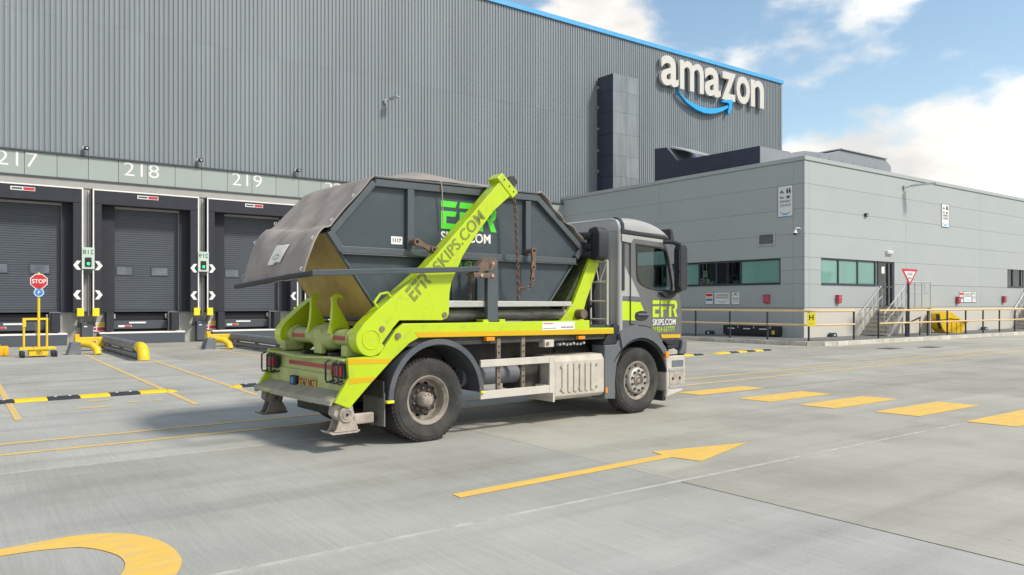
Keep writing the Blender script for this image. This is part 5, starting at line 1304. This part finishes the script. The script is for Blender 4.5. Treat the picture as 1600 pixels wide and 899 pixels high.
bar('corner_rail', (-1.225, 2.585), (-1.06, 2.36), .085, off=.003)
bar('edge_rail', (-1.075, 2.385), (-.46, 1.545), .028, off=.035)
bar('corner_rail', (3.075, 2.60), (2.12, 3.335), .085, off=.002)
bar('corner_rail', (2.93, 2.42), (3.08, 2.595), .085, off=.003)
bar('edge_rail', (2.23, 1.57), (2.92, 2.405), .028, off=.035)
bar('middle_rail', (-1.055, 2.355), (2.885, 2.352), .085, off=.001)
bar('middle_lip', (-1.06, 2.352), (2.885, 2.349), -.012, .27, .359)
for x in (-.116, 1.875): SB(B(x, x + .10, .30, .359, 2.442, 3.228)).build('post', 'skip_frame', sk, .006)
# lower stiffeners seen below the middle rail
for x in (.60, 1.02): SB(B(x, x + .012, .34, .359, 1.60, 2.33)).build('weld_seam', 'skip_frame', sk)
# lettering
lg = efr(.945, .375, 'decal_skip_green', sk, (.432 - SO.x, .354 - SO.y, 2.745 - SO.z))
text('SKIPS.COM', .178, 'decal_white', sk, (.43 - SO.x, .3575 - SO.y, 2.585 - SO.z), bold=.022, sx=.98)
text('01924 637777', .125, 'decal_skip_green', sk, (.43 - SO.x, .3575 - SO.y, 2.24 - SO.z), bold=.006, sx=1.12)
pl_ = SB(B(-.33, -.165, .352, .3595, 2.50, 2.60)).build('serial_plate', 'label_white', sk)
text('1117', .065, 'ink', pl_, (-.25 - SO.x, .3505 - SO.y, 2.53 - SO.z), align='CENTER', bold=.02)
# lifting lugs on the skip
def lug_link(x, z, pts, far=False):
    p = SB(MB().cyl((x, .20, z), (x, .36, z), .036, seg=16)).build('lifting_lug', 'rust', sk, .006, smooth=40)
    SB(MB().cyl((x, .185, z), (x, .20, z), .050, seg=16)).build('lug_cap', 'rust', p, smooth=40)
    return p
lug_link(-.07, 2.53, None); lug_link(1.90, 2.50, None)
for x in (-.07, 1.90): SB(MB().cyl((x, SY1, 2.52), (x, SY1 + .16, 2.52), .045, seg=16)).build('lifting_lug', 'rust', sk, .006, smooth=40)

# chains of the lifting gear belong to the truck
def link_plate(p0, p1, w, y):
    p0, p1 = Vector(p0), Vector(p1); d = (p1 - p0); L_ = d.length; ang = math.degrees(math.atan2(d.y, d.x))
    o_ = arc(p0.x, p0.y, w, ang + 90, ang + 270, 10) + [tuple(p0 + d * .5 + Vector((d.y, -d.x)).normalized() * w * .55)] + arc(p1.x, p1.y, w, ang - 90, ang + 90, 10) + [tuple(p0 + d * .5 - Vector((d.y, -d.x)).normalized() * w * .55)]
    h = [arc(p0.x, p0.y, w * .45, 0, 360, 12)[:-1], arc(p1.x, p1.y, w * .55, 0, 360, 12)[:-1]]
    return PR(o_, y, y + .035, 'y', h).build('chain_link_plate', 'rust', tk, .005, 1)
link_plate((-.07, 2.53), (.16, 2.44), .048, .145); link_plate((.16, 2.44), (.34, 2.42), .040, .10); link_plate((1.90, 2.50), (1.89, 2.26), .046, .145); link_plate((1.89, 2.26), (1.88, 2.10), .036, .15)
def chain(pts, y, r=.0085, ln=.07):
    P = [Vector((x, y, z)) for x, z in pts]; m = MB()
    seglen = [(P[i + 1] - P[i]).length for i in range(len(P) - 1)]; tot = sum(seglen); n = max(2, int(tot / (ln * .72)))
    def at(s):
        for i, l in enumerate(seglen):
            if s <= l or i == len(seglen) - 1: return P[i] + (P[i + 1] - P[i]) * (s / l), (P[i + 1] - P[i]).normalized()
            s -= l
    for k in range(n):
        c, d = at(tot * (k + .5) / n)
        side = Vector((0, 1, 0)) if k % 2 else d.cross(Vector((0, 1, 0))).normalized()
        ring = []
        for j in range(10):
            t = 2 * math.pi * j / 10
            ring.append(c + d * (ln * .5 * math.cos(t)) + side * (ln * .30 * math.sin(t)))
        m.tube(ring, r, 5, True)
    return m.build('chain', 'rust', tk, smooth=50)
chain([(1.42, 3.30), (1.50, 3.22), (1.53, 3.0), (1.55, 2.6), (1.57, 2.2), (1.58, 1.79)], .12)
chain([(1.88, 2.07), (1.84, 1.98), (1.74, 1.94), (1.65, 1.97), (1.60, 2.08)], .16)
chain([(.80, 2.30), (.81, 2.0), (.815, 1.79)], .22)

# ================================================================== TARPAULIN
tp_ = thing('tarpaulin', 'worn grey brown tarpaulin draped over the skip and hanging at its rear', 'tarpaulin', at_truck(*SO), TRA)
TP = [(-1.60, 2.03), (-1.57, 2.16), (-1.52, 2.30), (-1.45, 2.45), (-1.37, 2.58), (-1.29, 2.655), (-1.20, 2.665), (-1.0, 2.885), (-.78, 3.13), (-.62, 3.31), (-.56, 3.345), (-.40, 3.35), (0.0, 3.36), (.5, 3.37), (1.0, 3.37), (1.5, 3.365), (2.0, 3.375), (2.14, 3.37), (2.35, 3.215), (2.65, 2.985), (2.92, 2.775), (3.12, 2.64)]
cum = [0]
for p, q in zip(TP[:-1], TP[1:]): cum.append(cum[-1] + math.dist(p, q))
def tarp(s, t):
    L_ = s * cum[-1]
    for i in range(len(TP) - 1):
        if L_ <= cum[i + 1] + 1e-9: break
    f = (L_ - cum[i]) / (cum[i + 1] - cum[i])
    x = TP[i][0] + (TP[i + 1][0] - TP[i][0]) * f; z = TP[i][1] + (TP[i + 1][1] - TP[i][1]) * f
    hang = max(0, min(1, (-1.15 - x) / .35)); top = max(0, min(1, (x + .35) / .7)) * max(0, min(1, (2.15 - x) / .5))
    y0 = .335 - .16 * hang; y1 = 2.10 - .04 * hang
    if x > 2.1: y0 -= .03 + .05 * math.sin(x * 13) ** 2
    y0 += .012 * math.sin(x * 17) * (1 - hang)
    y = y0 + (y1 - y0) * t
    z += top * (.15 * math.sin(math.pi * t) ** .6 * (1 + .35 * math.sin(x * 2.1 + 1)) + .03 * math.sin(x * 5 + t * 4) * math.sin(math.pi * t))
    slope = max(0, min(1, (-.62 - x) / .1))
    w = (.2 + .8 * min(1, t * 6)) * (.016 * math.sin(t * 7 + x * 4 + 1) + .010 * math.sin(t * 17 - x * 9) + .006 * math.sin(t * 37 + z * 11))
    nx, nz = -.75, .66
    x += nx * w * slope; z += nz * w * slope
    x -= hang * .04 * math.sin(math.pi * t); z += slope * (1 - hang) * (.09 * t - .04 * math.sin(math.pi * t) ** 2); z += .05 * t * hang * max(0, (z - 2.03) / .6) - .07 * t * hang * max(0, min(1, (2.4 - z) / .35))
    if x > 2.15: z += .012 * math.sin(t * 31 + x * 9) + (.02 * math.sin(x * 9 + 1) if t < .1 else 0) + .02
    return (x - SO.x, y - SO.y, z - SO.z)
tm = MB(); tm.grid(tarp, 110, 60)
to = tm.build('sheet', 'tarp', tp_, smooth=70)
md = to.modifiers.new('thick', 'SOLIDIFY'); md.thickness = .012
def on_tarp(s, t, k=.012):
    p = Vector(tarp(s, t)); n = (Vector(tarp(s + .004, t)) - p).cross(Vector(tarp(s, t + .01)) - p).normalized()
    if n.x > 0: n = -n
    return p + n * k
S0 = [cum[i] / cum[-1] for i in range(len(TP))]
def patch(nm, s0, s1, t0, t1, mat, par, k=.014, skew=.0, n=6):
    m = MB(); m.grid(lambda u, v: on_tarp(s0 + (s1 - s0) * u, t0 + (t1 - t0) * v + skew * u, k), n, n); return m.build(nm, mat, par, smooth=70)
lbp = patch('label_patch', S0[1] + .016, S0[3] + .001, .35, .57, 'tarp_label', tp_, .016, -.03)
for s_, t0, t1 in ((.049, .40, .50), (.041, .40, .48)): patch('print_line', s_, s_ + .0012, t0, t1, 'roller', lbp, .019, 0, 2)
for i in range(8):
    q = i / 7; t = .395 + .11 * q; s_ = .0525 + .007 * (1 - abs(2 * q - 1))
    patch('print_roof', s_, s_ + .0014, t, t + .016, 'roller', lbp, .019, 0, 2)
for s_ in (.02, .09, .16, .235): 
    for t in (.02, .98):
        p = on_tarp(s_, t, .012); MB().lathe([(.012, -.003), (.024, -.003), (.024, .003), (.012, .003)], tuple(p), 12).build('eyelet', 'galv', tp_)
rope = MB().tube([(.385 - SO.x, .30 - SO.y, 3.375 - SO.z), (.39 - SO.x, .272 - SO.y, 3.29 - SO.z), (.41 - SO.x, .285 - SO.y, 3.1 - SO.z), (.425 - SO.x, .30 - SO.y, 2.78 - SO.z)], .008, 6).build('tie_rope', 'rope', tp_)
